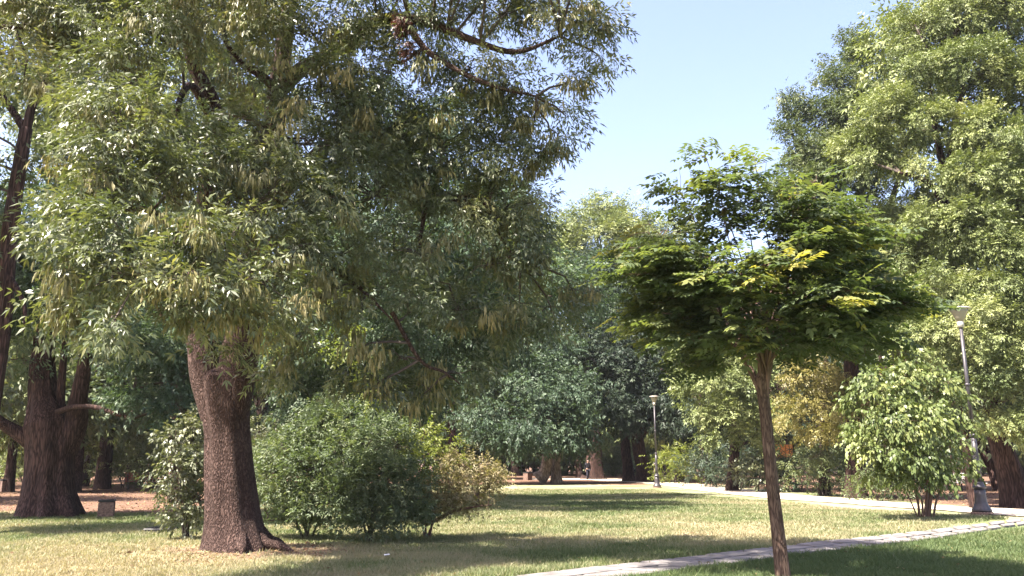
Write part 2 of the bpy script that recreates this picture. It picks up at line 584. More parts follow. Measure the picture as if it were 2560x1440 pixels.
def zone_dry_shade(x, y):
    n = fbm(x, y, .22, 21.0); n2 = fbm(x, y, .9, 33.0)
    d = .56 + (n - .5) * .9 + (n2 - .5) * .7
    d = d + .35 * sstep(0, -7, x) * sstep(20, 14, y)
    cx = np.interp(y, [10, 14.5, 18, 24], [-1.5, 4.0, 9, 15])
    d = d - .62 * sstep(-1.2, 1.2, x - cx)* sstep(23, 17, y)      # greener side of the slab path
    d = d - .35 * np.exp(-((x - 1.5) / 3) ** 2 - ((y - 15.2) / 1.5) ** 2)  # shade put into the lawn colour: greener, darker where tree shadows fall
    d = d - .3 * np.exp(-((x - 3) / 6) ** 2 - ((y - 34) / 6) ** 2) - .12 * sstep(-1, 3, x) * np.exp(-((y - 14.6) / 1.9) ** 2)  # more shadow bands in the colour: far lawn and right of the ash
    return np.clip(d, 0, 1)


def ground_material():
    m, nt, out = new_mat('park_ground')
    L = nt.links.new
    tc = nt.nodes.new('ShaderNodeTexCoord')
    def attr(n):
        a = nt.nodes.new('ShaderNodeAttribute'); a.attribute_name = n; return a.outputs['Fac']
    def noise(s, d=6):
        n = nt.nodes.new('ShaderNodeTexNoise'); n.inputs['Scale'].default_value = s; n.inputs['Detail'].default_value = d
        L(tc.outputs['Object'], n.inputs['Vector']); return n.outputs[0]
    fine = noise(14, 8); mid = noise(2.2)
    ad = nt.nodes.new('ShaderNodeMath'); ad.operation = 'MULTIPLY_ADD'; ad.inputs[1].default_value = .5
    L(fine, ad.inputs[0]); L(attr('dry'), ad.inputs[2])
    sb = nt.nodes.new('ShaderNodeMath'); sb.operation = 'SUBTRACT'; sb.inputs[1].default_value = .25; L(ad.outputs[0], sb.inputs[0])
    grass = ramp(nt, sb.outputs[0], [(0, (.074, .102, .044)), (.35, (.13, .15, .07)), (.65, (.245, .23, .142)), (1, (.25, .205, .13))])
    ms = nt.nodes.new('ShaderNodeMath'); ms.operation = 'MULTIPLY_ADD'; ms.inputs[1].default_value = .5; L(mid, ms.inputs[0])
    hf = nt.nodes.new('ShaderNodeMath'); hf.operation = 'MULTIPLY'; hf.inputs[1].default_value = .5; L(fine, hf.inputs[0]); L(hf.outputs[0], ms.inputs[2])
    soil = ramp(nt, ms.outputs[0], [(.3, (.06, .034, .024)), (.5, (.125, .075, .053)), (.7, (.21, .14, .10))])
    mx = nt.nodes.new('ShaderNodeMix'); mx.data_type = 'RGBA'
    L(attr('soil'), mx.inputs[0]); L(grass, mx.inputs[6]); L(soil, mx.inputs[7])
    pr = nt.nodes.new('ShaderNodeBsdfPrincipled'); pr.inputs['Roughness'].default_value = .95; pr.inputs['Specular IOR Level'].default_value = .1
    L(mx.outputs[2], pr.inputs['Base Color'])
    bp = nt.nodes.new('ShaderNodeBump'); bp.inputs['Strength'].default_value = .7; bp.inputs['Distance'].default_value = .06
    L(fine, bp.inputs['Height']); L(bp.outputs[0], pr.inputs['Normal'])
    L(pr.outputs[0], out.inputs[0])
    return m


def grid_mesh(name, xs, ys, mat):
    X, Y = np.meshgrid(xs, ys)
    Z = hz(X, Y) + (fbm(X, Y, .8, 5) - .5) * .05 * sstep(160, 60, Y)
    V = np.stack([X, Y, Z], -1).reshape(-1, 3)
    nx, ny = len(xs), len(ys)
    i = np.arange(nx - 1)[None, :] + np.arange(ny - 1)[:, None] * nx
    idx = np.stack([i, i + 1, i + 1 + nx, i + nx], -1).reshape(-1)
    return npmesh(name, V, 4, idx, mat, {'dry': ('POINT', zone_dry_shade(V[:, 0], V[:, 1])), 'soil': ('POINT', zone_soil(V[:, 0], V[:, 1]))}, smooth=True)


xs = np.concatenate([np.linspace(-600, -60, 12), np.linspace(-55, -22, 40), np.linspace(-21.8, 21.8, 260), np.linspace(22, 55, 40), np.linspace(60, 600, 12)])
ys = np.concatenate([np.linspace(-200, 0, 8), np.linspace(4, 9.8, 12), np.linspace(10, 32, 190), np.linspace(32.4, 75, 110), np.linspace(77, 160, 30), np.linspace(180, 900, 10)])
tag(link('ground', grid_mesh('ground', xs, ys, ground_material())), kind='structure')

# sandy path: a thin sheet laid on the ground
def strip(name, up, lo, n, k, lift, mat, rag=.12):
    a, _ = dens_line(up, n); b, _ = dens_line(lo, n)
    a = a + (fbm(a[:, 0], a[:, 1], 1.3, 2)[:, None] - .5) * np.array([0, rag * 6, 0])
    b = b + (fbm(b[:, 0], b[:, 1], 1.3, 7)[:, None] - .5) * np.array([0, rag * 6, 0])
    t = np.linspace(0, 1, k)[None, :, None]
    V = (a[:, None] * (1 - t) + b[:, None] * t).reshape(-1, 3)
    V[:, 2] = hz(V[:, 0], V[:, 1]) + (fbm(V[:, 0], V[:, 1], .8, 5) - .5) * .05 + lift
    i = np.arange(k - 1)[None, :] + np.arange(n - 1)[:, None] * k
    idx = np.stack([i, i + k, i + k + 1, i + 1], -1).reshape(-1)
    return link(name, npmesh(name, V, 4, idx, mat, smooth=True))


M['sand'] = plain_mat('pale_sand', (.42, .36, .29), .95, .16, 3.0, 0, .1, .3)
tag(strip('sandy_path', far_up, far_lo, 220, 14, .03, M['sand']), kind='structure')

# slab path: two rows of square stone slabs with open joints
M['slab'] = plain_mat('stone_slab', (.15, .137, .135), .85, .38, 2.6, 0, .2, .25)
up_l, up_len = dens_line(near_up, 600); lo_l, _ = dens_line(near_lo, 600)
mb = MB()
ns = int(up_len / .85)
for i in range(ns):
    a0 = int(i * 599 / ns); a1 = int((i + 1) * 599 / ns)
    for row in range(2):
        f0, f1 = (0, .5) if row == 0 else (.5, 1)
        sh = int(.45 * (a1 - a0)) if row else 0
        b0 = min(599, a0 + sh); b1 = min(599, a1 + sh)
        if b1 <= b0: continue
        q = [up_l[b0] * (1 - f0) + lo_l[b0] * f0, up_l[b1] * (1 - f0) + lo_l[b1] * f0,
             up_l[b1] * (1 - f1) + lo_l[b1] * f1, up_l[b0] * (1 - f1) + lo_l[b0] * f1]
        q = np.array(q); c = q.mean(0)
        q = c + (q - c) * (1 - .065 / np.maximum(.3, np.linalg.norm(q - c, axis=1, keepdims=True)))
        zt = hz(q[:, 0], q[:, 1]) + (fbm(q[:, 0], q[:, 1], .8, 5) - .5) * .05 + .035
        zt = zt.mean() * .5 + zt * .5 + np.array([random.uniform(-.006, .006) for _ in range(4)])
        top = q.copy(); top[:, 2] = zt
        inn = c + (q - c) * .95; inn[:, 2] = zt + .007
        bot = q.copy(); bot[:, 2] = zt - .09
        v = np.concatenate([bot, top, inn])
        f = [(j, (j + 1) % 4, 4 + (j + 1) % 4, 4 + j) for j in range(4)] + [(4 + j, 4 + (j + 1) % 4, 8 + (j + 1) % 4, 8 + j) for j in range(4)] + [(8, 9, 10, 11)]
        f = [tuple(reversed(t_)) for t_ in f]
        mb.add(v, f)
tag(mb.build('slab_path', M['slab']), kind='structure')

# grass blades
def grass():
    rg = np.random.default_rng(5)
    n = 1200000
    Y = 10.5 + 38 * rg.random(n) ** 1.75
    X = (rg.random(n) * 2 - 1) * (Y * .66 + 1)
    keep = (np.abs(X) < Y * .66 + .6)
    soil = zone_soil(X, Y); dry = zone_dry_shade(X, Y)
    pn = path_dist(X, Y, near_up, near_lo)
    pf = path_dist(X, Y, far_up, far_lo)
    tuft = fbm(X, Y, 2.6, 40)
    keep &= (rg.random(n) > soil * 1.0) & (pf > .1) & ((pn > rg.normal(-.02, .09, n)))
    keep &= rg.random(n) < np.clip(.2 + tuft * 1.2, 0, 1)
    X, Y, dry, tuft, pn = X[keep], Y[keep], dry[keep], tuft[keep], pn[keep]
    n = len(X)
    Z = hz(X, Y) + (fbm(X, Y, .8, 5) - .5) * .05 - .005
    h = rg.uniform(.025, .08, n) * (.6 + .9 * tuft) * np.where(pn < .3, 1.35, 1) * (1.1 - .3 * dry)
    w = rg.uniform(.006, .012, n) * (Y / 13)
    a = rg.random(n) * 6.283
    lean = rg.normal(0, .55, (n, 2)) * h[:, None]
    V = np.empty((n, 3, 3))
    V[:, 0] = np.stack([X - np.cos(a) * w, Y - np.sin(a) * w, Z], 1)
    V[:, 1] = np.stack([X + np.cos(a) * w, Y + np.sin(a) * w, Z], 1)
    V[:, 2] = np.stack([X + lean[:, 0], Y + lean[:, 1], Z + h], 1)
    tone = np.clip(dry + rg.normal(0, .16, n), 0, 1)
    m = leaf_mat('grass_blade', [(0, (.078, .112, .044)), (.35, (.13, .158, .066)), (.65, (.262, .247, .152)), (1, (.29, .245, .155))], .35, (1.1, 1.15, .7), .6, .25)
    o = link('grass', npmesh('grass', V.reshape(-1, 3), 3, np.arange(n * 3, dtype=np.int32), m, {'tone': ('FACE', tone)}))
    tag(o, 'short dry lawn grass, greener in the shade', 'grass', kind='stuff')


grass()


def litter():
    rg = np.random.default_rng(15)
    n = 60000
    Y = 11 + 60 * rg.random(n) ** 1.6
    X = (rg.random(n) * 2 - 1) * (Y * .66 + 1)
    s = zone_soil(X, Y)
    keep = rg.random(n) < np.clip(s * .55 + .03, 0, 1)
    X, Y = X[keep], Y[keep]; n = len(X)
    Z = hz(X, Y) + (fbm(X, Y, .8, 5) - .5) * .05 + rg.uniform(.012, .035, n)
    a = rg.random(n) * 6.283
    D = np.stack([np.cos(a), np.sin(a), rg.normal(0, .2, n)], 1)
    V, t = leaves(np.stack([X, Y, Z], 1), D, np.array([0, 0, 1.0]) + rg.normal(0, .25, (n, 3)), rg.uniform(.05, .11, n), [(0, 0, 1, .5)], rg.random(n), rg, 0.0)
    m = leaf_mat('fallen_leaf', [(0, (.10, .055, .03)), (.5, (.2, .13, .06)), (1, (.34, .26, .14))], .15, (1, 1, 1), .7, .2)
    tag(link('fallen_leaves', leaf_mesh('fallen_leaves', [(V, t)], m, (0, 0, 0))), 'brown fallen leaves scattered on bare soil', 'fallen leaves', kind='stuff')


litter()
#@@BIGTREE
# ------------------------------------------------------------------ the big ash
b = ground_pt(588, 15.0)
TY = 15.0
trunk = ([b + np.array([0, 0, -.25]), b + np.array([0, 0, .02]), P(583, 1290, TY), P(574, 1180, TY), P(568, 1080, TY), P(560, 980, TY), P(557, 945, TY), P(558, 928, TY), P(559, 918, TY)],
         [.60, .56, .46, .415, .39, .43, .43, .30, .10])
limbs = [
    (Ppath([(545, 1040, 15), (516, 940, 14.95), (503, 870, 14.95), (492, 800, 14.9), (500, 640, 14.7), (520, 450, 14.4), (535, 280, 14.2), (480, 150, 14), (470, 0, 13.8), (460, -150, 13.6)]), [.30, .29, .25, .22, .2, .17, .15, .12, .10, .07]),
    (Ppath([(574, 1040, 15), (590, 940, 15), (602, 865, 15), (622, 760, 15), (645, 600, 15), (665, 430, 15), (685, 300, 14.8), (700, 180, 14.6), (720, 40, 14.5), (740, -120, 14.5)]), [.35, .36, .34, .30, .27, .24, .21, .17, .14, .08]),
    (Ppath([(695, 230, 14.7), (760, 170, 14.3), (830, 135, 14), (895, 95, 13.7), (945, 52, 13.5), (1010, 48, 13.3), (1080, 60, 13.2), (1180, 100, 13.1), (1290, 130, 13), (1400, 90, 13)]), [.16, .14, .12, .115, .10, .09, .08, .06, .045, .02]),
    (Ppath([(1010, 48, 13.3), (1060, 120, 13.1), (1100, 150, 13), (1170, 190, 13), (1250, 220, 13), (1340, 240, 13)]), [.07, .055, .05, .045, .035, .015]),
    (Ppath([(650, 560, 15), (760, 420, 14.7), (850, 350, 14.4), (940, 365, 14.2), (1000, 410, 14.1), (1065, 465, 14), (1130, 495, 14), (1210, 505, 14), (1260, 580, 14)]), [.17, .14, .12, .11, .10, .09, .07, .05, .02]),
    (Ppath([(1065, 465, 14), (1060, 540, 13.9), (1050, 620, 13.9), (1080, 700, 13.8)]), [.06, .04, .03, .012]),
    (Ppath([(530, 300, 14.2), (480, 215, 13.7), (450, 250, 13.2), (440, 330, 12.9)]), [.09, .07, .05, .02]),
    (Ppath([(700, 230, 14.6), (640, 180, 14.2), (610, 165, 14), (560, 100, 13.7)]), [.1, .08, .06, .03]),
    (Ppath([(535, 290, 14.2), (600, 290, 13.4), (650, 310, 13), (690, 335, 12.8)]), [.07, .05, .04, .015]),
    (Ppath([(500, 620, 14.7), (430, 560, 13), (340, 520, 11.8), (250, 560, 11)]), [.1, .08, .05, .02]),
    (Ppath([(505, 560, 14.6), (450, 600, 13), (420, 660, 11.5), (360, 700, 10.8)]), [.09, .07, .04, .015]),
    (Ppath([(620, 640, 14.9), (700, 600, 14), (800, 650, 13.4), (900, 720, 13), (980, 800, 13)]), [.1, .08, .06, .035, .012]),
    (Ppath([(470, 60, 13.8), (350, 20, 13.2), (200, 60, 12.6), (60, 70, 12.2), (-40, 60, 12)]), [.09, .08, .06, .05, .03]),
    (Ppath([(1210, 505, 14), (1240, 560, 14), (1255, 600, 14), (1300, 660, 14)]), [.045, .035, .03, .012]),
    (Ppath([(980, 780, 13), (1050, 900, 13.2), (1110, 930, 13.4), (1150, 960, 13.5)]), [.04, .03, .02, .01]),
]
ash_px = [
    # top and upper left
    (60, 60, 12.2, 150, 110), (230, 60, 12.4, 150, 110), (400, 70, 12.4, 150, 120), (570, 60, 12.8, 150, 120, .75), (740, 70, 13, 150, 130, .75),
    (880, 60, 13.2, 110, 90), (60, 190, 12, 90, 60), (300, 190, 11.8, 130, 90), (660, 190, 13, 130, 110, .75), (830, 230, 13.2, 130, 110),
    # left middle
    (290, 300, 11.2, 120, 90), (400, 330, 11.4, 130, 100), (300, 400, 11, 120, 90), (520, 400, 12, 130, 110, .75), (400, 470, 11.2, 110, 90),
    (250, 490, 10.8, 110, 70), (640, 360, 12.5, 120, 110, .75), (780, 370, 13, 130, 110), (640, 500, 12, 130, 110, .75), (790, 510, 12.6, 130, 110), (180, 380, 11.4, 70, 60, .7),
    # lower left, hanging close to the viewer
    (180, 560, 10.4, 90, 80), (310, 600, 10.2, 120, 90), (450, 600, 10.3, 120, 100), (590, 610, 10.8, 120, 100), (720, 620, 11.8, 110, 90),
    (140, 690, 10, 70, 70, .8), (280, 700, 9.8, 110, 80), (430, 720, 10, 110, 80), (570, 730, 10.4, 110, 75), (690, 720, 11.2, 80, 70),
    (280, 810, 9.6, 75, 55), (480, 790, 10.5, 90, 45), (600, 800, 11, 90, 40), (560, 875, 11.5, 36, 36, 1.4), (120, 770, 10, 50, 35, .8),
    # right upper, against the sky
    (1010, 60, 13.4, 110, 90), (1150, 40, 13.3, 110, 70), (1270, 20, 13.2, 110, 60), (1390, 40, 13.2, 90, 60), (1490, 80, 13.2, 70, 50), (1500, 140, 13.2, 45, 30),
    (1060, 150, 13.4, 80, 60, .7), (1180, 170, 13.3, 90, 60, .8), (1370, 110, 13.2, 60, 40, .8), (1300, 230, 13.3, 90, 70), (1430, 200, 13.2, 28, 24), (1415, 290, 13.2, 45, 55), (1220, 270, 13.4, 90, 70),
    (1330, 330, 13.4, 75, 60), (1380, 350, 13.3, 40, 30), (950, 200, 13.6, 90, 80, .7), (1010, 300, 13.7, 100, 80, .9), (1120, 350, 13.7, 100, 80, .9), (1240, 410, 13.7, 90, 70), (1335, 400, 13.6, 26, 24),
    # right middle
    (920, 330, 13.7, 110, 100), (900, 480, 13.4, 120, 100), (1040, 440, 13.8, 110, 90), (1150, 520, 13.9, 110, 90), (1270, 520, 14, 90, 80), (1345, 500, 14, 40, 45), (1310, 600, 14.2, 80, 70),
    # lower right, thin and drooping
    (830, 640, 13, 110, 80, 0.68), (960, 620, 13.5, 110, 80, 0.48), (1090, 640, 13.9, 110, 80, 0.48), (1210, 670, 14.2, 100, 80, 0.54), (1350, 690, 14.4, 90, 70, 0.61), (1440, 740, 14.6, 50, 40, 0.48),
    (780, 760, 12.8, 90, 70, 0.48), (900, 780, 13, 100, 80, 0.54), (1030, 780, 13.4, 100, 80, 0.54), (1160, 800, 14, 90, 80, 0.54), (1290, 790, 14.4, 80, 70, 0.48), (1390, 800, 14.5, 60, 50, 0.41),
    (740, 860, 13, 80, 60, 0.48), (880, 890, 13, 90, 60, 0.48), (1010, 900, 13.4, 90, 60, 0.48), (1120, 930, 13.8, 80, 60, 0.48), (925, 975, 13.2, 38, 40, 0.68), (1060, 985, 13.6, 55, 36, 0.41), (700, 930, 13.4, 60, 40, 0.34),
    # above the frame, unseen; several clumps added to shade path and lawn
    (100, -120, 12.4, 200, 130, .7), (400, -150, 12.6, 200, 150, .7), (700, -160, 13, 200, 150, .7), (1000, -120, 13.2, 180, 120, .7), (1250, -80, 13.2, 120, 70, .7), (550, -330, 13, 250, 140, .6), (850, -330, 13.3, 200, 130, .6), (650, -260, 11, 200, 120, 1.2), (950, -240, 11.2, 170, 110, 1.2), (1200, -270, 11.5, 150, 110, .6), (1420, -240, 11.8, 120, 90, .6), (350, -230, 10.6, 170, 110, .5), (1000, -420, 11.5, 160, 120, .5), (800, -450, 9.5, 170, 120, 1.2), (1000, -540, 9.2, 170, 120, .55), (1200, -520, 9.2, 150, 110, .55), (1360, -430, 9.8, 140, 110, .55), (1120, -350, 10.2, 150, 110, 1.2), (1300, -430, 12, 140, 100, .5),
]
ash_cl = pxclumps(ash_px, 1.0)
kx = [e for i, e in enumerate(ash_px) if (i * 7) % 10 < 7]
keys_cl = pxclumps([(e[0] + 10, e[1] + 15, e[2] - .15, e[3] * .9, e[4] * .9, 1.6 if e[0] < 850 else .4) for e in kx], 1.0)
tree1 = build_tree('ash_tree', 'large old ash with thick ridged forked trunk and hanging seed bunches, nearest on the left', 'tree', b, trunk, limbs, ash_cl, [
    dict(tpl='ash', mat='ash', dens=29, per=40, subr=.12, L=.235, droop=.3, axis=.4, shell=.4),
    dict(tpl='keys', mat='keys', dens=9.5, per=60, subr=.10, L=.12, droop=1.6, axis=1.2, outw=.1, clumps=keys_cl, name='seed_bunches', stuff=True, shell=.6),
], bark='bark', seed=21, trunk_shape=flute(5, .05, .30, 6, .06), trunk_n=64, rbig=.03)
for e in ((1008, 60, 13, 12, 30), (1022, 122, 13, 11, 22)):
    cl = pxclumps([e])
    rg_ = np.random.default_rng(int(e[0]))
    cs, od, cid, tn = sub_centres(cl, 900, rg_, .1)
    a = fill(cs, od, tn, 7, .03, rg_, .2, .3, .9)
    V, t_ = leaves(a[0], a[1], a[2], np.full(len(a[0]), .12), TPL['twig7'], a[3], rg_, .8)
    o = link('dead_leaf_clump', leaf_mesh('dead_leaf_clump', [(V, t_)], M['dead'], b), tree1)
    o['label'] = 'reddish brown dead leaf clump'

for az, ln in ((-.25, .75), (.5, .4), (-1.1, .25)):
    d_ = np.array([math.cos(az), math.sin(az), 0])
    q_ = [np.array([0, 0, .34]) + d_ * .36, np.array([0, 0, .12]) + d_ * .56, np.array([0, 0, .06]) + d_ * (.62 + ln * .35), np.array([0, 0, -.06]) + d_ * (.6 + ln * .8)]
    MB().tube(np.array(q_), [.11, .10, .07, .03], 12, 5, flute(int(ln * 10), .1, 0, 3)).build('root', M['bark'], tree1, True)
#@@YOUNG
# ------------------------------------------------------------------ young umbrella-crowned tree on the right
yb_ = ground_pt(1958, 11.6)
YY = 11.6
top = P(1908, 935, YY)
yt = thing('young_tree', yb_, 'slim young tree with a wide umbrella crown, standing beside the slab path', 'tree')
MB().tube(np.array([yb_ + [0, 0, -.15], yb_ + [0, 0, .05], P(1945, 1330, YY), P(1930, 1200, YY), P(1920, 1090, YY), P(1910, 1000, YY), P(1905, 955, YY), top]) - yb_,
          [.12, .105, .088, .082, .08, .08, .098, .085], 20, 6, flute(9, .03, .12, 4, .05)).build('trunk', M['bark_young'], yt, True)
rg = np.random.default_rng(90)
Lp = []; LD = []; LN = []; Lt = []
tw_A = []; tw_B = []
forks = []
for i in range(14):
    az = i * 2.4 + rg.uniform(-.3, .3); tilt = rg.uniform(.12, .62) if i else .05
    s0 = top + np.array([math.cos(az) * .05, math.sin(az) * .05, rg.uniform(-.32, .02)])
    e = s0 + np.array([math.sin(tilt) * math.cos(az), math.sin(tilt) * math.sin(az), math.cos(tilt)]) * rg.uniform(.75, 1.25)
    m = s0 + (e - s0) * .5 + np.array([-math.cos(az) * .05, -math.sin(az) * .05, .05])
    pts = np.array([s0, m, e])
    MB().tube(pts - yb_, [.03, .022, .014], 7, 5).build('branch', M['twig_red'], yt, True)
    forks.append(smooth_line(pts, np.ones(3), 10)[0])
for i in range(80):
    az = rg.uniform(0, 2 * math.pi)
    cz = rg.uniform(-.85, 1.0) if i > 9 else rg.uniform(-.6, .35)
    sn = (1 - abs(cz) ** 2.8) ** (1 / 2.2) if cz > 0 else math.sqrt(1 - cz * cz)
    d = np.array([sn * math.cos(az), sn * math.sin(az), cz])
    k = rg.uniform(.82, 1.06) * (1.0 + (-.10 * d[0] if cz > 0 else .03))
    end = top + np.array([.09, 0, 1.10]) + d * k * np.array([1.82, 1.82, 2.12 if cz > 0 else 1.12]) - np.array([.42 * max(cz, 0) ** 1.5, 0, .30 * max(cz, 0) * max(d[0], 0)])
    fk = min(forks, key=lambda q_: np.linalg.norm(q_[-1] - end) + rg.uniform(0, .5))
    s0 = fk[int(rg.uniform(.35, .98) * (len(fk) - 1))]
    h = end - s0
    m1 = s0 + h * .25 + np.array([0, 0, .10 + .12 * sn])
    m2 = s0 + h * .62 + np.array([0, 0, .16 * sn]) + rg.normal(0, .06, 3)
    if cz > .5: m2 = s0 + h * .62 + rg.normal(0, .06, 3)
    pts = np.array([s0, m1, m2, end])
    MB().tube(pts - yb_, [.013, .010, .007, .003], 6, 5).build('branch', M['twig_red'], yt, True)
    q, _ = smooth_line(pts, np.ones(4), 12)
    for kk in range(15):
        f = rg.uniform(.5 if cz > 0 else .28, 1.0) ** .75
        p0 = q[int(f * (len(q) - 1))]
        off = rg.normal(0, 1, 3) * np.array([.20, .20, .09]) * (.45 + .55 * f)
        p1 = p0 + off
        tw_A.append(p0); tw_B.append(p1)
        out = np.array([p1[0] - top[0], p1[1] - top[1], 0]); out /= np.linalg.norm(out) + 1e-6
        tone = float(np.clip(.40 + rg.normal(0, .16) + (.3 if rg.random() < .08 else 0), 0, 1))
        for _ in range(5):
            Lp.append(p1 + rg.normal(0, 1, 3) * np.array([.10, .10, .035]))
            dd = out * .9 + rg.normal(0, .55, 3); dd[2] = dd[2] * .35 - .12
            LD.append(dd); LN.append(np.array([0, 0, 1.0]) + rg.normal(0, .28, 3)); Lt.append(tone + rg.normal(0, .06))
# a few golden sprays near the top
Lt = np.array(Lt); Lp = np.array(Lp)
g_ = np.linalg.norm(Lp - P(1970, 470, YY - .6), axis=1) < .42
Lt[g_] = np.clip(Lt[g_] + .22, 0, 1)
g_ = np.linalg.norm(Lp - P(1960, 660, YY - 2.0), axis=1) < .6
Lt[g_] = np.clip(Lt[g_] + .2, 0, 1)
V, tn = leaves(Lp, np.array(LD), np.array(LN), rg.uniform(.24, .40, len(Lp)), TPL['robinia'], np.clip(Lt, 0, 1), rg, .12, .1, .22)
link('crown', leaf_mesh('crown', [(V, tn)], M['robinia'], yb_), yt)
A = np.array(tw_A); B = np.array(tw_B)
Vt, It = twig_mesh(A, B, np.full(len(A), .006), np.full(len(A), .003), rg)
tag(link('twigs', npmesh('twigs', Vt - yb_, 4, It, M['twig_red'], smooth=True), yt), kind='stuff')
# thin whips sticking up out of the crown
Lz = Lp[:, 2]
for (dx, hgt) in ((-.9, .2), (-.6, .24), (.0, .2)):
    nearb = (np.abs(Lp[:, 0] - (top[0] + dx)) < .2)
    if not nearb.any(): continue
    p0 = Lp[nearb][np.argmax(Lz[nearb])] - np.array([0, 0, .25])
    p1 = p0 + np.array([rg.uniform(-.08, .08), rg.uniform(-.05, .05), hgt + .25])
    MB().tube(np.array([p0, (p0 + p1) / 2 + [.02, 0, 0], p1]) - yb_, [.006, .004, .002], 5, 3).build('whip', M['twig_red'], yt, True)
#@@TREES
# ------------------------------------------------------------------ trees on the left
def S(tpl, mat, dens, per, subr, L, **k):
    return dict(tpl=tpl, mat=mat, dens=dens, per=per, subr=subr, L=L, **k)


b = ground_pt(122, 24.5); Y = 24.5
build_tree('gnarled_tree', 'old gnarled tree with a very thick fluted trunk, far left beside the stone litter bin', 'tree', b,
    ([b + [0, 0, -.3], b + [0, 0, .02], P(122, 1235, Y), P(124, 1180, Y), P(125, 1120, Y), P(122, 1060, Y), P(110, 1000, Y), P(105, 930, Y), P(110, 860, Y), P(120, 700, Y)],
     [.92, .82, .67, .62, .64, .68, .42, .34, .28, .2]),
    [(Ppath([(150, 1120, Y), (185, 1060, Y), (195, 1000, Y - .2), (208, 930, Y - .3), (230, 820, Y - .5), (280, 700, Y - 1)]), [.5, .36, .25, .2, .17, .1]),
     (Ppath([(90, 1110, Y), (40, 1080, Y - .3), (0, 1055, Y - .6), (-70, 1000, Y - 1)]), [.3, .2, .16, .1]),
     (Ppath([(120, 1040, Y), (180, 1018, Y - .8), (240, 1018, Y - 1.2), (290, 1035, Y - 1.5), (330, 1046, Y - 1.6)]), [.10, .075, .07, .06, .035]),
     (Ppath([(150, 1060, Y), (152, 980, Y), (158, 900, Y), (165, 820, Y)]), [.14, .12, .1, .06]),
     (Ppath([(290, 1035, Y - 1.5), (310, 990, Y - 1.6), (335, 975, Y - 1.7)]), [.06, .04, .02])],
    pxclumps([(30, 800, 24, 90, 60), (150, 790, 24.2, 110, 50), (270, 830, 23, 100, 60), (370, 880, 23, 90, 80), (300, 960, 22.6, 70, 40, .6), (420, 960, 23, 80, 60), (450, 1010, 23.4, 60, 50, .8), (20, 900, 24, 50, 36, .7), (340, 1010, 23, 70, 50, .7),
              (-60, 760, 24, 120, 100), (60, 680, 24.5, 140, 100), (200, 720, 24.3, 120, 100), (330, 760, 24, 120, 90), (-280, 640, 22.5, 180, 130), (-230, 480, 22, 170, 130), (-130, 620, 22.5, 120, 120), (-330, 800, 22, 120, 90), (100, 540, 24.5, 150, 120), (280, 600, 24.5, 140, 110), (430, 820, 24.5, 100, 80)]),  # unseen clumps past the left edge added to shade the trunk
    [S('twig7', 'blue', 16, 36, .22, .28, droop=.45)], seed=31, trunk_shape=flute(12, .16, .42, 7, .07), trunk_n=72, rbig=.05)

Y = 18.5; b = ground_pt(-75, Y)
build_tree('leaning_tree', 'slender dark tree leaning in from the left edge of the lawn', 'tree', b,
    ([b + [0, 0, -.2], b + [0, 0, .05], P(-50, 1150, Y), P(-15, 950, Y), P(8, 800, Y), P(18, 680, Y), P(28, 560, Y), P(48, 430, Y), P(66, 320, Y)],
     [.32, .27, .22, .2, .185, .175, .165, .15, .13]),
    [(Ppath([(64, 330, Y), (85, 250, Y), (120, 200, Y), (165, 155, Y), (220, 60, Y)]), [.11, .09, .075, .06, .03]),
     (Ppath([(66, 330, Y), (40, 290, Y), (5, 240, Y), (-60, 160, Y)]), [.1, .085, .075, .05]),
     (Ppath([(20, 680, Y), (60, 760, Y - .3), (60, 830, Y - .4)]), [.07, .05, .02])],
    pxclumps([(40, 60, 18.5, 160, 90), (200, 40, 18.5, 150, 100), (-80, 130, 18.5, 150, 100), (60, 400, 18.2, 60, 40, .5), (100, 230, 18.5, 80, 50, .6), (-40, 480, 18.3, 60, 100, .8), (-40, 620, 18.3, 50, 80, .7), (200, 260, 18.8, 80, 70, .7), (-230, 120, 17.5, 170, 130), (-260, 350, 17, 170, 130), (-220, 560, 17.5, 140, 110), (-420, 200, 17, 160, 160), (-120, 320, 17, 100, 90)]),
    [S('twig7', 'olive', 22, 16, .2, .34)], seed=32, rbig=.04)

# tall bright trees behind the ash
b = ground_pt(455, 33); Y = 33
build_tree('tall_tree', 'tall leafy tree rising behind the big ash, seen through its crown', 'tree', b,
    ([b + [0, 0, -.2], b + [0, 0, .05], P(452, 1080, Y), P(440, 850, Y), P(430, 600, Y), P(450, 300, Y)], [.6, .5, .42, .36, .28, .15]),
    [(Ppath([(440, 820, Y), (560, 650, Y), (680, 500, Y)]), [.25, .18, .06]), (Ppath([(435, 700, Y), (340, 560, Y), (230, 420, Y)]), [.22, .15, .06]), (Ppath([(432, 600, Y), (560, 400, Y), (600, 200, Y)]), [.2, .14, .06])],
    pxclumps([(120, 260, 32, 140, 120), (250, 130, 32, 150, 130), (330, 330, 31, 150, 120), (500, 250, 32, 150, 130), (180, 430, 31.5, 130, 110), (470, 480, 31, 140, 120), (620, 420, 32, 130, 120), (620, 620, 32, 120, 100), (450, 680, 31.5, 130, 100), (300, 600, 31, 130, 110), (700, 250, 33, 120, 120), (550, 60, 33, 150, 110), (150, 0, 33, 150, 120), (350, -60, 33, 180, 110)]),
    [S('twig7', 'sunny', 11, 40, .34, .38)], seed=33, rbig=.08)

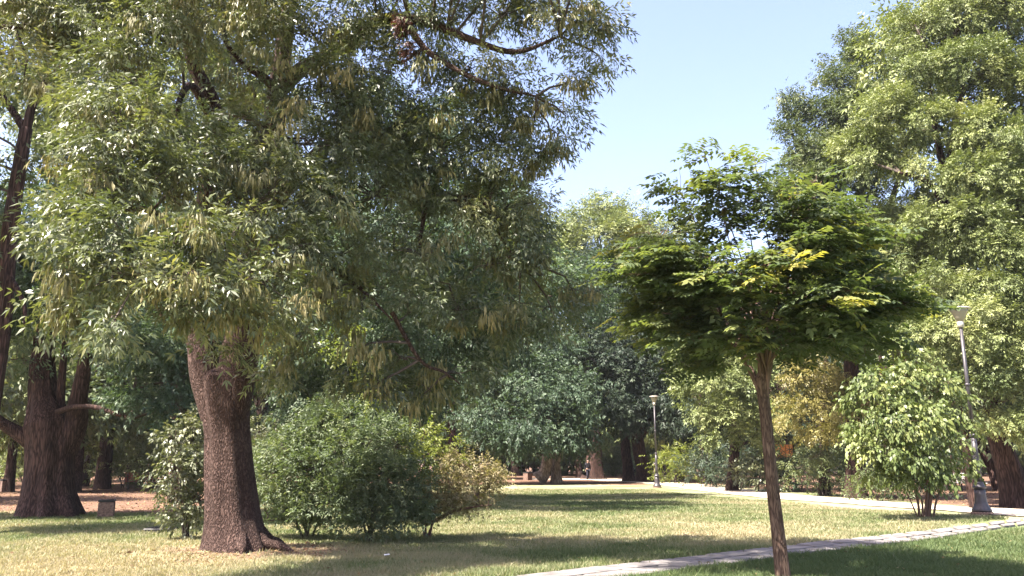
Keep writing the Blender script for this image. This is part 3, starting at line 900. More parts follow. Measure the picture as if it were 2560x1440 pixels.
b = ground_pt(880, 34); Y = 34
build_tree('spreading_tree', 'broad mid green tree behind the round bushes, right of the ash trunk', 'tree', b,
    ([b + [0, 0, -.2], b + [0, 0, .05], P(880, 1100, Y), P(890, 900, Y), P(900, 700, Y), P(920, 450, Y)], [.7, .55, .46, .38, .28, .12]),
    [(Ppath([(888, 930, Y), (980, 800, Y), (1080, 700, Y)]), [.25, .18, .06]), (Ppath([(888, 900, Y), (800, 800, Y), (720, 740, Y)]), [.22, .15, .06]), (Ppath([(900, 700, Y), (1000, 550, Y), (1060, 420, Y)]), [.2, .14, .06])],
    pxclumps([(720, 760, 32.0, 120, 90), (840, 700, 32.0, 130, 110), (970, 740, 32.0, 120, 100), (1080, 720, 33.0, 110, 100), (700, 900, 31.0, 90, 70), (800, 870, 30.5, 110, 80), (930, 880, 31.0, 110, 80), (1060, 880, 32.0, 110, 90), (760, 980, 31.0, 90, 50), (900, 1000, 31.0, 100, 60), (1040, 1000, 31.5, 100, 60), (1150, 900, 33.0, 80, 80), (1180, 780, 33.5, 90, 90),
              (900, 520, 34.0, 130, 120), (1040, 380, 34.0, 110, 90), (960, 300, 35.0, 110, 80), (1120, 300, 35.0, 80, 60), (1120, 470, 34.0, 100, 80), (800, 560, 33, 100, 80), (1190, 560, 34, 90, 70), (1290, 640, 34.5, 90, 70), (1390, 700, 34.5, 80, 60), (1450, 760, 34.5, 40, 40, .7), (1320, 760, 34, 80, 70), (1260, 520, 35, 80, 70), (1240, 860, 34, 60, 60, .7), (760, 800, 28.5, 80, 60), (880, 840, 28, 90, 60), (1000, 850, 28, 90, 60), (1100, 830, 28.5, 90, 60), (1180, 850, 29, 70, 50), (950, 720, 28.5, 90, 70), (1080, 720, 29, 90, 70), (1200, 740, 29.5, 90, 70), (1290, 780, 30, 70, 60, .8), (1080, 570, 28, 90, 80), (1180, 610, 28, 90, 80), (1260, 650, 28.5, 80, 70), (1130, 490, 28, 80, 70, .8), (1230, 540, 28.5, 80, 60, .9), (1330, 700, 29.5, 70, 60), (1000, 560, 25, 90, 70, 1.2), (1100, 610, 25, 90, 70, 1.2), (1200, 650, 25.5, 90, 70, 1.2), (1290, 700, 26, 70, 60, 1.1), (950, 690, 25.5, 90, 60), (850, 600, 25, 90, 60), (1380, 740, 27.5, 50, 50), (1440, 690, 37, 60, 50), (1480, 740, 38, 50, 50)]),
    [S('twig7', 'blue', 10, 38, .32, .36, droop=.5), S('twig7', 'lime', 60, 14, .16, .3, droop=.4, name='sunlit_tint_sprays', clumps=pxclumps([(845, 770, 24, 26, 40), (860, 840, 23.5, 24, 36), (850, 890, 23.5, 22, 20), (935, 975, 23, 22, 26), (700, 830, 24, 26, 30, .7), (660, 900, 24, 14, 24, .7)]))], seed=34, rbig=.09)  # lime sprays: sunlit brightness is put into their leaf colour

# sunlit and shaded trees round the middle distance
b = ground_pt(1392, 64); Y = 64
build_tree('drooping_tree', 'blue green tree with low drooping boughs and pale sunlit stem behind the far lawn', 'tree', b,
    ([b + [0, 0, -.2], b + [0, 0, .1], P(1391, 1170, Y), P(1390, 1120, Y), P(1370, 1000, Y), P(1350, 850, Y)], [.55, .45, .34, .32, .25, .1]),
    [(Ppath([(1345, 1200, Y - .5), (1362, 1180, Y - .5), (1368, 1120, Y - .5), (1340, 1000, Y - .5)]), [.6, .45, .38, .2])],
    pxclumps([(1230, 930, 62, 80, 70), (1340, 960, 61, 90, 70), (1420, 1000, 61, 70, 60), (1200, 1040, 60.5, 80, 60), (1310, 1060, 59.5, 90, 70), (1430, 1080, 60.5, 60, 60), (1240, 1108, 59.5, 80, 30), (1335, 1106, 59, 60, 26), (1435, 1100, 60.5, 50, 28), (1300, 860, 63, 90, 80), (1390, 890, 62.5, 80, 60), (1200, 840, 63.5, 80, 70), (1180, 960, 62, 70, 60), (1465, 1020, 62, 40, 40)]),
    [S('twig7', 'blue', 5, 44, .5, .5, droop=.5)], seed=35, bark='bark_pale', rbig=.1)

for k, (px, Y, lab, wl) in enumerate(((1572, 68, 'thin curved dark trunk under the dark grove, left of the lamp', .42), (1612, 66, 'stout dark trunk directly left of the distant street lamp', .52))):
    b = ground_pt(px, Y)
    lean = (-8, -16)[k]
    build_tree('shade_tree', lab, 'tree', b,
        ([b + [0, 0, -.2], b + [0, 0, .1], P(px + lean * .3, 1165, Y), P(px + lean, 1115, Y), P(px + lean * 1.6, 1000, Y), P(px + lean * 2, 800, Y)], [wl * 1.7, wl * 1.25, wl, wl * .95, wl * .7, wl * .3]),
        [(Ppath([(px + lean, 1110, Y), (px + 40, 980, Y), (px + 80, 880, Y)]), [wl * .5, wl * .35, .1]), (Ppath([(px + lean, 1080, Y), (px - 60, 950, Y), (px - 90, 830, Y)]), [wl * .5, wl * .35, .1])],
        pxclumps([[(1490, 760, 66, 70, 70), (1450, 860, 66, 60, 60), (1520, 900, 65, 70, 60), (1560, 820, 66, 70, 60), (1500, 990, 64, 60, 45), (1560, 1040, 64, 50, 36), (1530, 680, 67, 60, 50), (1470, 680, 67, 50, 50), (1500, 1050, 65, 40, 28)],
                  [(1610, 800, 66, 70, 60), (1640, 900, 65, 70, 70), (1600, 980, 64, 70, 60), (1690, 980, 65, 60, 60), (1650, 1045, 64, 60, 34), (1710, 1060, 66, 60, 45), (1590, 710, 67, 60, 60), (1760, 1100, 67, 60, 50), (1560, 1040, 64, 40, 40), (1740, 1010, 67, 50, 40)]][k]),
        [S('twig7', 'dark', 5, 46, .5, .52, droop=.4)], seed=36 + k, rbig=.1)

b = ground_pt(1490, 78); Y = 78
build_tree('olive_tree_crown', 'tall pale olive tree whose sunlit rounded top shows between the ash and the umbrella crown', 'tree', b,
    ([b + [0, 0, -.2], b + [0, 0, .1], P(1485, 1120, Y), P(1490, 900, Y), P(1500, 650, Y)], [1.0, .8, .7, .5, .2]),
    [(Ppath([(1490, 950, Y), (1420, 780, Y), (1400, 640, Y)]), [.4, .3, .1])],
    pxclumps([(1500, 570, 76, 70, 60), (1420, 570, 76, 60, 50), (1570, 540, 77, 60, 40), (1540, 610, 75, 70, 60), (1610, 600, 77, 60, 60), (1440, 640, 75, 70, 60), (1380, 620, 76, 40, 60), (1560, 690, 75, 70, 60), (1480, 700, 74, 70, 60), (1640, 690, 77, 60, 70), (1400, 720, 76, 60, 60), (1330, 620, 78, 60, 60), (1500, 520, 78, 50, 24), (1640, 780, 77, 60, 70), (1720, 720, 78, 60, 70), (1690, 600, 78, 60, 60)]),
    [S('twig7', 'sunny', 4.6, 40, .55, .6)], seed=38, rbig=.12)

# ------------------------------------------------------------------ sunlit trees on the right
b = ground_pt(2140, 37.5); Y = 37.5
build_tree('grey_green_tree', 'tall grey green tree behind the umbrella crown, its ragged left side against the sky', 'tree', b,
    ([b + [0, 0, -.2], b + [0, 0, .05], P(2138, 1150, Y), P(2130, 950, Y), P(2130, 700, Y), P(2160, 400, Y)], [.6, .48, .38, .33, .26, .12]),
    [(Ppath([(2130, 760, Y), (2060, 600, Y), (2010, 420, Y)]), [.2, .14, .05]), (Ppath([(2130, 700, Y), (2230, 500, Y), (2280, 300, Y)]), [.2, .15, .05])],
    pxclumps([(2060, 300, 36.5, 55, 50), (2000, 265, 36.5, 40, 28), (1955, 240, 36.5, 22, 18), (2100, 220, 36.5, 55, 50), (2070, 180, 37, 24, 22), (2170, 140, 37, 60, 55), (2120, 110, 37, 40, 24), (2060, 400, 36, 80, 60), (1990, 360, 36, 45, 55), (1975, 320, 36.5, 22, 20), (2150, 300, 36, 80, 80), (2230, 220, 36.5, 70, 70), (2000, 470, 35.5, 70, 60), (2130, 430, 35.5, 90, 70), (2060, 560, 35.5, 100, 70), (2180, 560, 35.5, 90, 80), (2100, 680, 35.5, 110, 80), (2220, 700, 36, 80, 80), (2150, 820, 35.5, 100, 70), (2040, 800, 35.5, 90, 60), (2230, 840, 36, 70, 60)]),
    [S('twig7', 'olive', 15, 62, .24, .29)], seed=41, rbig=.07)

b = ground_pt(2545, 28.5); Y = 28.5
build_tree('sunlit_tree', 'big sunlit tree filling the right edge, leaning dark trunk behind the near street lamp', 'tree', b,
    ([b + [0, 0, -.2], b + [0, 0, .05], P(2525, 1180, Y), P(2500, 1100, Y), P(2465, 950, Y), P(2420, 780, Y), P(2385, 640, Y), P(2370, 480, Y), P(2400, 250, Y)], [.55, .47, .37, .34, .3, .26, .22, .18, .1]),
    [(Ppath([(2385, 640, Y), (2350, 500, Y - .3), (2310, 450, Y - .6), (2250, 432, Y - .8)]), [.16, .11, .09, .04]),
     (Ppath([(2375, 500, Y), (2340, 330, Y), (2320, 180, Y)]), [.15, .1, .04]), (Ppath([(2450, 920, Y), (2510, 760, Y), (2560, 600, Y)]), [.18, .13, .06])],
    pxclumps([(2290, 60, 28.5, 80, 60), (2250, 120, 28.5, 40, 40), (2400, 40, 28.5, 90, 70), (2520, 60, 28.5, 90, 80), (2300, 170, 28, 90, 70), (2420, 180, 27.8, 100, 80), (2540, 220, 27.8, 90, 80), (2220, 300, 28, 80, 60), (2340, 310, 27.5, 90, 60), (2460, 330, 27.2, 100, 80), (2560, 380, 27.2, 80, 80), (2290, 410, 27.6, 60, 30, .8), (2430, 440, 27, 90, 55), (2540, 500, 27, 90, 70), (2440, 560, 26.8, 80, 50), (2330, 560, 27.6, 70, 30, .7), (2510, 620, 26.8, 80, 60), (2470, 720, 26.6, 60, 50), (2400, 600, 27.2, 50, 40), (2560, 730, 26.8, 70, 70), (2200, 400, 28.5, 70, 50), (2150, 380, 29, 60, 50),
              (2470, 790, 26.4, 90, 50), (2550, 850, 26.4, 70, 60), (2420, 860, 26.6, 70, 60), (2350, 820, 27, 60, 50), (2500, 940, 26.4, 60, 50, .9), (2560, 980, 26.6, 60, 50), (2530, 1060, 26.4, 60, 34), (2470, 1060, 26.6, 40, 26, .7), (2330, 720, 27.4, 50, 60, .6), (2290, 760, 27.6, 50, 50, .7), (2300, 860, 27.2, 50, 50), (2600, 1080, 26.6, 60, 40), (2270, 530, 29.5, 70, 50), (2230, 620, 29.5, 80, 60), (2330, 640, 28.5, 60, 50), (2260, 700, 29.5, 60, 50), (2380, 740, 27.4, 50, 50),
              (2420, -100, 28.5, 160, 90, .7), (2600, -60, 28.5, 150, 120, .7), (2650, 250, 28, 100, 200, .7), (2660, 650, 27.5, 100, 220, .7)]),
    [S('twig7', 'sunny', 17, 105, .19, .215), S('twig7', 'sunny', 7, 30, .5, .5, name='inner_crown', clumps=pxclumps([(2300, 150, 31.5, 130, 120), (2450, 120, 31.5, 150, 130), (2260, 350, 31.5, 120, 110), (2420, 350, 31.5, 150, 120), (2540, 500, 31.5, 120, 150), (2380, 560, 31.5, 120, 120), (2300, 720, 31.5, 90, 90), (2440, 780, 31.5, 130, 110), (2540, 900, 31, 110, 100), (2400, 930, 31, 90, 70)]))], seed=42, rbig=.06)

b = ground_pt(2440, 27.5); Y = 27.5
build_tree('thin_tree', 'thin brown curved stem just left of the near street lamp', 'tree', b,
    ([b + [0, 0, -.2], b + [0, 0, .05], P(2425, 1200, Y), P(2418, 1150, Y), P(2410, 1090, Y), P(2400, 1000, Y)], [.2, .17, .14, .13, .12, .07]),
    [], pxclumps([(2400, 1000, 27.3, 60, 60), (2340, 960, 27.3, 60, 60), (2440, 930, 27.5, 50, 50)]), [S('twig7', 'olive', 16, 12, .27, .36)], seed=43)

b = ground_pt(1830, 46.5); Y = 46.5
build_tree('light_green_tree', 'light green layered tree between the distant lamp and the young trunk', 'tree', b,
    ([b + [0, 0, -.2], b + [0, 0, .05], P(1835, 1150, Y), P(1840, 1060, Y), P(1830, 940, Y), P(1840, 800, Y)], [.45, .34, .28, .24, .2, .08]),
    [(Ppath([(1838, 1120, Y), (1870, 1105, Y - .5), (1910, 1112, Y - .8)]), [.12, .08, .03]), (Ppath([(1840, 1050, Y), (1780, 960, Y - .5), (1730, 900, Y - .8)]), [.14, .1, .04])],
    pxclumps([(1740, 880, 45, 60, 40), (1830, 870, 45, 80, 50), (1720, 960, 44.5, 45, 30), (1790, 960, 44, 70, 40), (1870, 950, 44, 70, 50), (1760, 1030, 44, 50, 26), (1830, 1040, 43.6, 70, 36), (1900, 1030, 43.6, 60, 50), (1810, 1100, 43.8, 45, 24), (1880, 1090, 43.6, 50, 34), (1920, 900, 45, 70, 60), (1820, 780, 46, 90, 60), (1720, 800, 46, 70, 50), (1950, 800, 46, 80, 70)]),
    [S('twig7', 'sunny', 9, 60, .28, .34)], seed=44, rbig=.07)

b = ground_pt(2060, 40); Y = 40
build_tree('golden_tree', 'pale yellowing tree right of the young trunk, boughs hanging over brown shrubs', 'tree', b,
    ([b + [0, 0, -.2], b + [0, 0, .05], P(2062, 1150, Y), P(2060, 1050, Y), P(2065, 900, Y)], [.35, .28, .22, .2, .08]),
    [(Ppath([(2060, 1080, Y), (2110, 1000, Y), (2140, 930, Y)]), [.12, .08, .03])],
    pxclumps([(2050, 880, 38.5, 50, 40), (2100, 930, 38, 50, 40), (2040, 950, 38, 45, 40), (2000, 1000, 38, 45, 40), (2070, 1010, 37.5, 60, 40), (2120, 1000, 37.8, 40, 40), (2040, 1070, 37.5, 60, 30), (2100, 1080, 37.3, 40, 26), (1975, 1045, 38, 28, 22), (1985, 930, 38.5, 35, 40)]),
    [S('twig7', 'gold', 11, 56, .24, .28)], seed=45, rbig=.05)

# ------------------------------------------------------------------ generic trees of the background, one kind copied
def proto_tree(seed, H, W, rt, mat, bark='bark_dark', lean=0.0, low=.3, L=.75, dens=5.0):
    """meshes of one tree at the origin: (trunk mesh builder, crown mesh)"""
    rg = np.random.default_rng(seed)
    tr = (np.array([[0, 0, -.2], [0, 0, .1], [lean * .3, 0, H * .15], [lean, .1, H * .35], [lean * 1.2, 0, H * .6], [lean * 1.3, 0, H * .85]]), np.array([rt * 1.6, rt * 1.25, rt, rt * .9, rt * .6, rt * .15]))
    lm = []
    for k in range(5):
        a = k * 2.4 + rg.uniform(-.4, .4); h = H * rg.uniform(.28, .5)
        e = np.array([math.cos(a) * W * .4, math.sin(a) * W * .4, h + H * .22])
        s = np.array([lean, 0, h]); lm.append((np.array([s, (s + e) / 2 + [0, 0, H * .03], e]), np.array([rt * .5, rt * .35, rt * .12])))
    cl = []
    for k in range(16):
        a = k * 2.399; t = (k + .5) / 16
        z = H * (low + (1 - low) * t * .93)
        w = W * .5 * math.sin(math.pi * min(1, .22 + t * .75)) * rg.uniform(.5, .95)
        r = W * rg.uniform(.14, .21)
        cl.append((np.array([lean + math.cos(a) * w, math.sin(a) * w, z]), np.array([r, r, r * .75]), 1.0))
    cs, od, cid, tn = sub_centres(cl, dens, rg, .45)
    a = fill(cs, od, tn, 13, .1 * L * 6, rg)
    V, tone = leaves(a[0], a[1], a[2], L * rg.uniform(.7, 1.25, len(a[0])), TPL['twig7'], a[3], rg, .35)
    return tr, lm, leaf_mesh('crown', [(V, tone)], M[mat], (0, 0, 0)), bark


PROTO = {}
for key, args in dict(a=(101, 15, 11, .42, 'olive'), b=(102, 18, 10, .5, 'dark'), c=(103, 11, 9, .3, 'sunny'), d=(104, 9, 8, .24, 'olive', 'bark_dark', .9)).items():
    tr, lm, me, bk = proto_tree(*args)
    PROTO[key] = [MB().tube(tr[0], tr[1], 16, 5, flute(args[0], .06, .3)), [MB().tube(p_, r_, 7, 4) for p_, r_ in lm], me, M[bk], None]


def plant_tree(kind, px, Y, label, sc=1.0, rz=0.0, name='park_tree', group='trees further back in the park'):
    mbt, lms, me, bk, first = PROTO[kind]
    loc = ground_pt(px, Y)
    if first is None:
        t = thing(name, loc, label, 'tree', group)
        mbt.build('trunk', bk, t, True)
        for m_ in lms: m_.build('limb', bk, t, True)
        link('crown', me, t)
        PROTO[kind][4] = t
    else:
        t = copy_tree(first)
        t['label'] = label; t.location = tuple(loc)
    t.rotation_euler = (0, 0, rz); t.scale = (sc, sc, sc)
    return t


bg = [
    ('a', 255, 50, 'straight dark trunk directly above the stone litter bin', .9, .3),
    ('d', 186, 45, 'dark trunk just right of the gnarled tree', 1.05, 1.9),
    ('d', 205, 55, 'trunk slanting to the right behind the gnarled tree', 1.3, .2),
    ('b', 335, 56, 'dark trunk behind the red bench, left of the pale leaved bush', .85, 2.0),
    ('c', 20, 44, 'small forked tree at the left edge beside a litter bin', .8, 1.1),
    ('c', 430, 62, 'sunlit tree behind the pale leaved bush', 1.1, 4.0),
    ('a', 110, 66, 'sunny tree showing between the leaning tree and the gnarled tree', .95, 3.0),
    ('b', 640, 55, 'dark leafy tree just right of the ash trunk, behind the bushes', .8, 5.0),
    ('a', 1130, 78, 'shaded tree behind the right end of the bushes', 1.0, .7),
    ('b', 1492, 88, 'broad trunk behind the walking person', 1.05, 1.3),
    ('d', 1450, 84, 'slim trunk just left of the walking person', 1.3, 2.2),
    ('a', 1290, 95, 'distant trunk above the small dark bin on the far lawn', 1.1, 2.9),
    ('b', 1765, 62, 'very dark tree right of the distant lamp, over the lime bush', .75, 3.3),
    ('c', 1700, 74, 'low tree behind the lime green bush', 1.1, .9),
    ('b', 1960, 58, 'dark tree behind the orange panel', .8, 4.2),
    ('b', 2240, 50, 'dark tree behind the shrub with hanging leaves', .85, 5.1),
    ('d', 2500, 46, 'pale distant trunk behind the leaning sunlit tree', 1.2, 2.6),
    ('a', 2400, 62, 'distant tree behind the white bench', 1.0, 1.7),
    ('b', -140, 52, 'dark tree beyond the left edge, behind the leaning tree', .9, .4),
    ('b', 540, 74, 'tall dark tree far behind the ash trunk', 1.1, 2.4),
    ('a', 800, 80, 'tall tree far behind the middle of the bushes', 1.15, 1.4),
    ('b', 980, 82, 'dark tree far behind the right of the bushes', 1.0, .2),
    ('a', -330, 33, 'leafy tree past the left edge, shading the bare soil', .8, 2.2),
    ('b', 2650, 44, 'dark tree past the right edge of the view', .9, 3.6),
]
for (k, px, Y, lab, sc, rz) in bg:
    plant_tree(k, px, Y, lab, sc, rz)


# the far wood that closes the view, one mass
def far_wood():
    rg = np.random.default_rng(77)
    cl = []; tv = MB()
    for k in range(120):
        a = R(-46 + 92 * (k + rg.uniform(-.4, .4)) / 120)
        d = rg.uniform(100, 135)
        x, y = math.sin(a) * d, math.cos(a) * d
        H = rg.uniform(13, 19)
        tv.tube(np.array([[x, y, -.3], [x + .3, y, H * .3], [x, y, H * .7]]), [.45, .35, .15], 6, 2)
        for j in range(7):
            t = (j + rg.random()) / 7
            w = 3.6 * math.sin(math.pi * (.2 + .75 * t))
            cl.append((np.array([x + rg.normal(0, w * .6), y + rg.normal(0, w * .6), 2.6 + (H - 2.6) * t]), np.array([2.2, 2.2, 1.8]), 1.0))
    cs, od, cid, tn = sub_centres(cl, 3.2, rg, .45)
    a = fill(cs, od, tn, 11, .7, rg)
    V, tone = leaves(a[0], a[1], a[2], 1.5 * rg.uniform(.7, 1.25, len(a[0])), TPL['twig5'], a[3], rg, .3)
    o = link('far_wood', leaf_mesh('far_wood', [(V, tone)], M['olive'], (0, 0, 0)))
    tag(o, 'continuous far-off wood closing the view behind the park', 'wood', kind='stuff')
    tr = tv.build('trunks', M['bark_dark'], o); tr['kind'] = 'stuff'


far_wood()

#@@BUSHES
# ------------------------------------------------------------------ bushes
def bush(name, label, base, stems, clumps, spec, seed, cat='bush', group=None, bark='twig', rbig=.012):
    rg = np.random.default_rng(seed)
    base = np.asarray(base, float)
    t = thing(name, base, label, cat, group)
    for pts, rad in stems:
        MB().tube(np.asarray(pts) - base, rad, 7, 5).build('stem', M[bark], t, True)
    lp = limb_samples(stems)
    for i, sp in enumerate(spec):
        cl = sp.get('clumps', clumps)
        cs, od, cid, tn = sub_centres(cl, sp['dens'], rg, sp.get('shell', .4))
        a = fill(cs, od, tn, sp['per'], sp['subr'], rg, sp.get('outw', .6), sp.get('up', .55), sp.get('axis', .1), sp.get('flat', .8))
        V, tone = leaves(a[0], a[1], a[2], sp['L'] * rg.uniform(.7, 1.25, len(a[0])), TPL[sp['tpl']], a[3], rg, sp.get('droop', .25))
        V[:, 2] = np.maximum(V[:, 2], hz(V[:, 0], V[:, 1]) + .03)
        o = link(sp.get('name', 'foliage'), leaf_mesh('foliage', [(V, tone)], M[sp['mat']], base), t)
        if sp.get('label'): o['label'] = sp['label']
        tw = link('twigs', twigs(cl, cs, cid, lp, rg, rbig, .006, M[bark], base), t); tw['kind'] = 'stuff'
    return t


def fan(base, tips, r0=.025, lift=.25):
    out = []
    for e in tips:
        e = np.asarray(e); s = base + np.array([random.uniform(-.12, .12), random.uniform(-.12, .12), -.05])
        m = s + (e - s) * .45; m[2] += lift * np.linalg.norm(e[:2] - s[:2])
        out.append((np.array([s, m, e]), [r0, r0 * .7, r0 * .25]))
    return out


b = ground_pt(468, 17.3); Y = 17.3
bush('pale_leaved_bush', 'tall bush with large pale sunlit leaves, directly left of the ash trunk', b,
     fan(b, [P(440, 1100, Y), P(480, 1060, Y), P(500, 1150, Y), P(430, 1200, Y), P(470, 1200, Y)]),
     pxclumps([(440, 1100, 17, 36, 45), (490, 1080, 17.2, 40, 50), (430, 1180, 16.9, 42, 40), (480, 1170, 16.8, 42, 50), (445, 1250, 16.9, 45, 40), (500, 1250, 17, 40, 50), (470, 1300, 16.9, 40, 30), (415, 1220, 17, 24, 34), (520, 1170, 17.4, 30, 60)]),
     [S('broad', 'pale', 170, 8, .09, .145, droop=.6)], 51)

b = ground_pt(770, 17.6); Y = 17.6
bush('leafy_bush', 'wide feathery green bush, right beside the ash trunk', b,
     fan(b, [P(700, 1150, Y), P(760, 1080, Y), P(830, 1060, Y), P(860, 1180, Y), P(690, 1240, Y), P(900, 1100, Y)]) +
     [(Ppath([(745, 1325, Y), (742, 1300, Y), (725, 1285, Y - .2), (690, 1300, Y - .4), (660, 1300, Y - .5)]), [.035, .03, .026, .02, .01])],
     pxclumps([(720, 1130, 17.4, 60, 60), (790, 1080, 17.4, 60, 50), (860, 1060, 17.5, 60, 45), (700, 1210, 17.2, 55, 55), (780, 1170, 17, 70, 60), (860, 1140, 17, 70, 60), (820, 1250, 16.9, 70, 55), (730, 1270, 17.1, 50, 40), (810, 1040, 17.6, 40, 40, .7), (680, 1150, 17.6, 40, 40, .7), (900, 1200, 17, 50, 60), (660, 1220, 17.4, 36, 50), (670, 1280, 17.2, 34, 34), (840, 1020, 17.6, 30, 30), (770, 1290, 17.2, 45, 26, .9), (700, 1300, 17.2, 46, 20), (830, 1302, 17, 46, 20)]),
     [S('twig7', 'soft', 85, 20, .11, .16, axis=-.3)], 52)

b = ground_pt(925, 16.9); Y = 16.9
bush('dark_bush', 'dense dark bush in the middle of the row, its base in black shade', b,
     fan(b, [P(880, 1200, Y), P(930, 1130, Y), P(980, 1150, Y), P(1000, 1230, Y), P(900, 1270, Y)]),
     pxclumps([(930, 1130, 17, 55, 50), (990, 1110, 17, 50, 40), (900, 1210, 16.7, 50, 55), (970, 1200, 16.6, 55, 55), (930, 1280, 16.7, 55, 40), (1000, 1270, 16.9, 50, 36), (1010, 1180, 17, 40, 50), (870, 1280, 16.9, 40, 34), (900, 1312, 16.7, 46, 20), (965, 1312, 16.7, 46, 20), (1020, 1300, 16.9, 40, 22), (1050, 1200, 17, 40, 50), (1040, 1280, 17, 40, 30), (950, 1070, 17.2, 40, 36)]),
     [S('twig7', 'soft', 85, 19, .11, .16, axis=-.2)], 53)

b = ground_pt(1062, 18.0); Y = 18
bush('turning_bush', 'rounded bush turning pink and yellow at the right end of the row, with arching stems', b,
     fan(b, [P(1060, 1120, Y), P(1110, 1140, Y), P(1170, 1160, Y), P(1030, 1200, Y)]) +
     [(Ppath([(1062, 1312, Y), (1090, 1300, Y), (1130, 1280, Y - .1), (1180, 1268, Y - .2), (1230, 1262, Y - .3)]), [.045, .04, .032, .024, .01]),
      (Ppath([(1055, 1312, Y), (1080, 1290, Y), (1110, 1255, Y), (1160, 1215, Y)]), [.035, .03, .022, .01])],
     pxclumps([(1150, 1170, 17.8, 50, 40), (1200, 1190, 17.9, 44, 36), (1120, 1220, 17.6, 55, 40), (1190, 1230, 17.7, 50, 30), (1220, 1210, 18, 30, 30), (1130, 1265, 17.8, 50, 24, .8), (1070, 1250, 17.6, 45, 45), (1190, 1260, 17.9, 40, 16, .8), (1240, 1190, 18.2, 24, 24)]),
     [S('twig7', 'pinkish', 150, 12, .1, .14), S('twig7', 'lime', 115, 9, .1, .17, name='young_shoots', label='fresh yellow green shoots on top',
        clumps=pxclumps([(1050, 1110, 17.9, 36, 36), (1085, 1150, 17.8, 36, 36), (1045, 1180, 17.7, 36, 40), (1060, 1080, 18, 18, 18), (1105, 1115, 18, 24, 22), (1140, 1130, 18, 30, 18, .8)]))], 54, bark='twig_red')

# the shrub with hanging leaves, right
b = ground_pt(2315, 21.8); Y = 21.8
st = []
for (x0, x1, y1, x2, y2, r_) in ((2300, 2290, 1230, 2230, 1100, .035), (2312, 2318, 1220, 2320, 1000, .045), (2322, 2330, 1230, 2370, 1060, .04), (2332, 2345, 1240, 2420, 1120, .03), (2306, 2300, 1240, 2180, 1150, .03), (2318, 2325, 1200, 2280, 920, .03), (2296, 2280, 1260, 2240, 1200, .02)):
    s_ = ground_pt(x0, Y); st.append((np.array([s_ + [0, 0, -.05], P(x1, y1, Y), P((x1 + x2) / 2, (y1 + y2) / 2 - 10, Y), P(x2, y2, Y)]), [r_, r_ * .9, r_ * .6, r_ * .25]))
bush('hanging_leaf_shrub', 'tall shrub with broad hanging leaves on several bare stems, beside the near street lamp', b, st,
     pxclumps([(2193, 1000, 21.4, 51, 50), (2263, 960, 21.4, 51, 50), (2334, 970, 21.4, 51, 50), (2377, 1010, 21.6, 32, 50), (2167, 1060, 21.4, 42, 45), (2237, 1050, 20.8, 60, 50), (2316, 1060, 20.7, 60, 50), (2369, 1090, 21.2, 43, 45), (2202, 1130, 21, 51, 45), (2281, 1140, 20.6, 60, 45), (2342, 1150, 20.8, 43, 45), (2237, 1190, 21, 42, 30), (2307, 1200, 20.9, 51, 28), (2347, 1195, 21.2, 26, 28), (2246, 895, 21.7, 31, 40), (2299, 905, 21.7, 34, 34, .8), (2404, 1060, 21.6, 17, 30, .8), (2386, 950, 21.8, 28, 36, .8), (2149, 990, 21.6, 34, 24, .8), (2140, 1110, 21.4, 31, 28, .8), (2184, 940, 21.6, 31, 24, .8), (2417, 1150, 21.5, 12, 24, .7), (2167, 1180, 21.2, 24, 30, .7)]),
     [S('broad', 'broad', 48, 19, .12, .2, droop=1.1, axis=.3, shell=.6)], 55, bark='twig_red', rbig=.014)
rg = np.random.default_rng(56)
sh = [o for o in C.objects if o.name.startswith('hanging_leaf_shrub')][0]
for (x0, y0, x1, y1) in ((2235, 930, 2224, 835), (2262, 930, 2262, 850), (2250, 940, 2243, 870), (2205, 960, 2190, 905)):
    p0, p1 = P(x0, y0, 21.7), P(x1, y1, 21.7)
    MB().tube(np.array([p0, (p0 + p1) / 2 + [.03, 0, 0], p1]) - b, [.01, .008, .004], 5, 4).build('shoot', M['twig_red'], sh, True)
    t_ = np.repeat(np.linspace(.1, 1, 12), 2)[:, None]
    pp = p0 + (p1 - p0) * t_
    sg = np.where(np.arange(24) % 2, 1, -1)[:, None]
    D = np.array([1, 0, -.25]) * sg * np.array([1, 1, 1]); D[:, 2] = -.2; D[:, 1] = rg.normal(0, .5, 24)
    V, tn = leaves(pp, D, np.array([0, 0, 1.0]) + rg.normal(0, .3, (24, 3)), np.full(24, .17), [(0, 0, 1, .45)], np.full(24, .9), rg, .3)
    link('shoot_leaves', leaf_mesh('shoot_leaves', [(V, tn)], M['lime'], b), sh)['kind'] = 'stuff'

# smaller bushes beyond the sandy path
def small_bush(px, Y, w, h, mat, label, seed, L=.26, tpl='twig7', name='bush', dens=30, base_gap=.1):
    b = ground_pt(px, Y); s = 1.0
    r_ = np.random.default_rng(seed); cl = []
    n = 9
    for k in range(n):
        a = k * 2.4; t = (k + .5) / n
        ww = w * .36 * math.sqrt(1 - (t * .8) ** 2)
        cl.append((b + np.array([math.cos(a) * ww, math.sin(a) * ww * .8, base_gap + h * (.15 + .7 * t)]), np.array([w * .22, w * .2, h * .2]), 1.0))
    tips = [c[0] for c in cl[2::2]]
    return bush(name, label, b, fan(b, tips, .03), cl, [S(tpl, mat, dens, 9, .12 * L / .2, L)], seed)


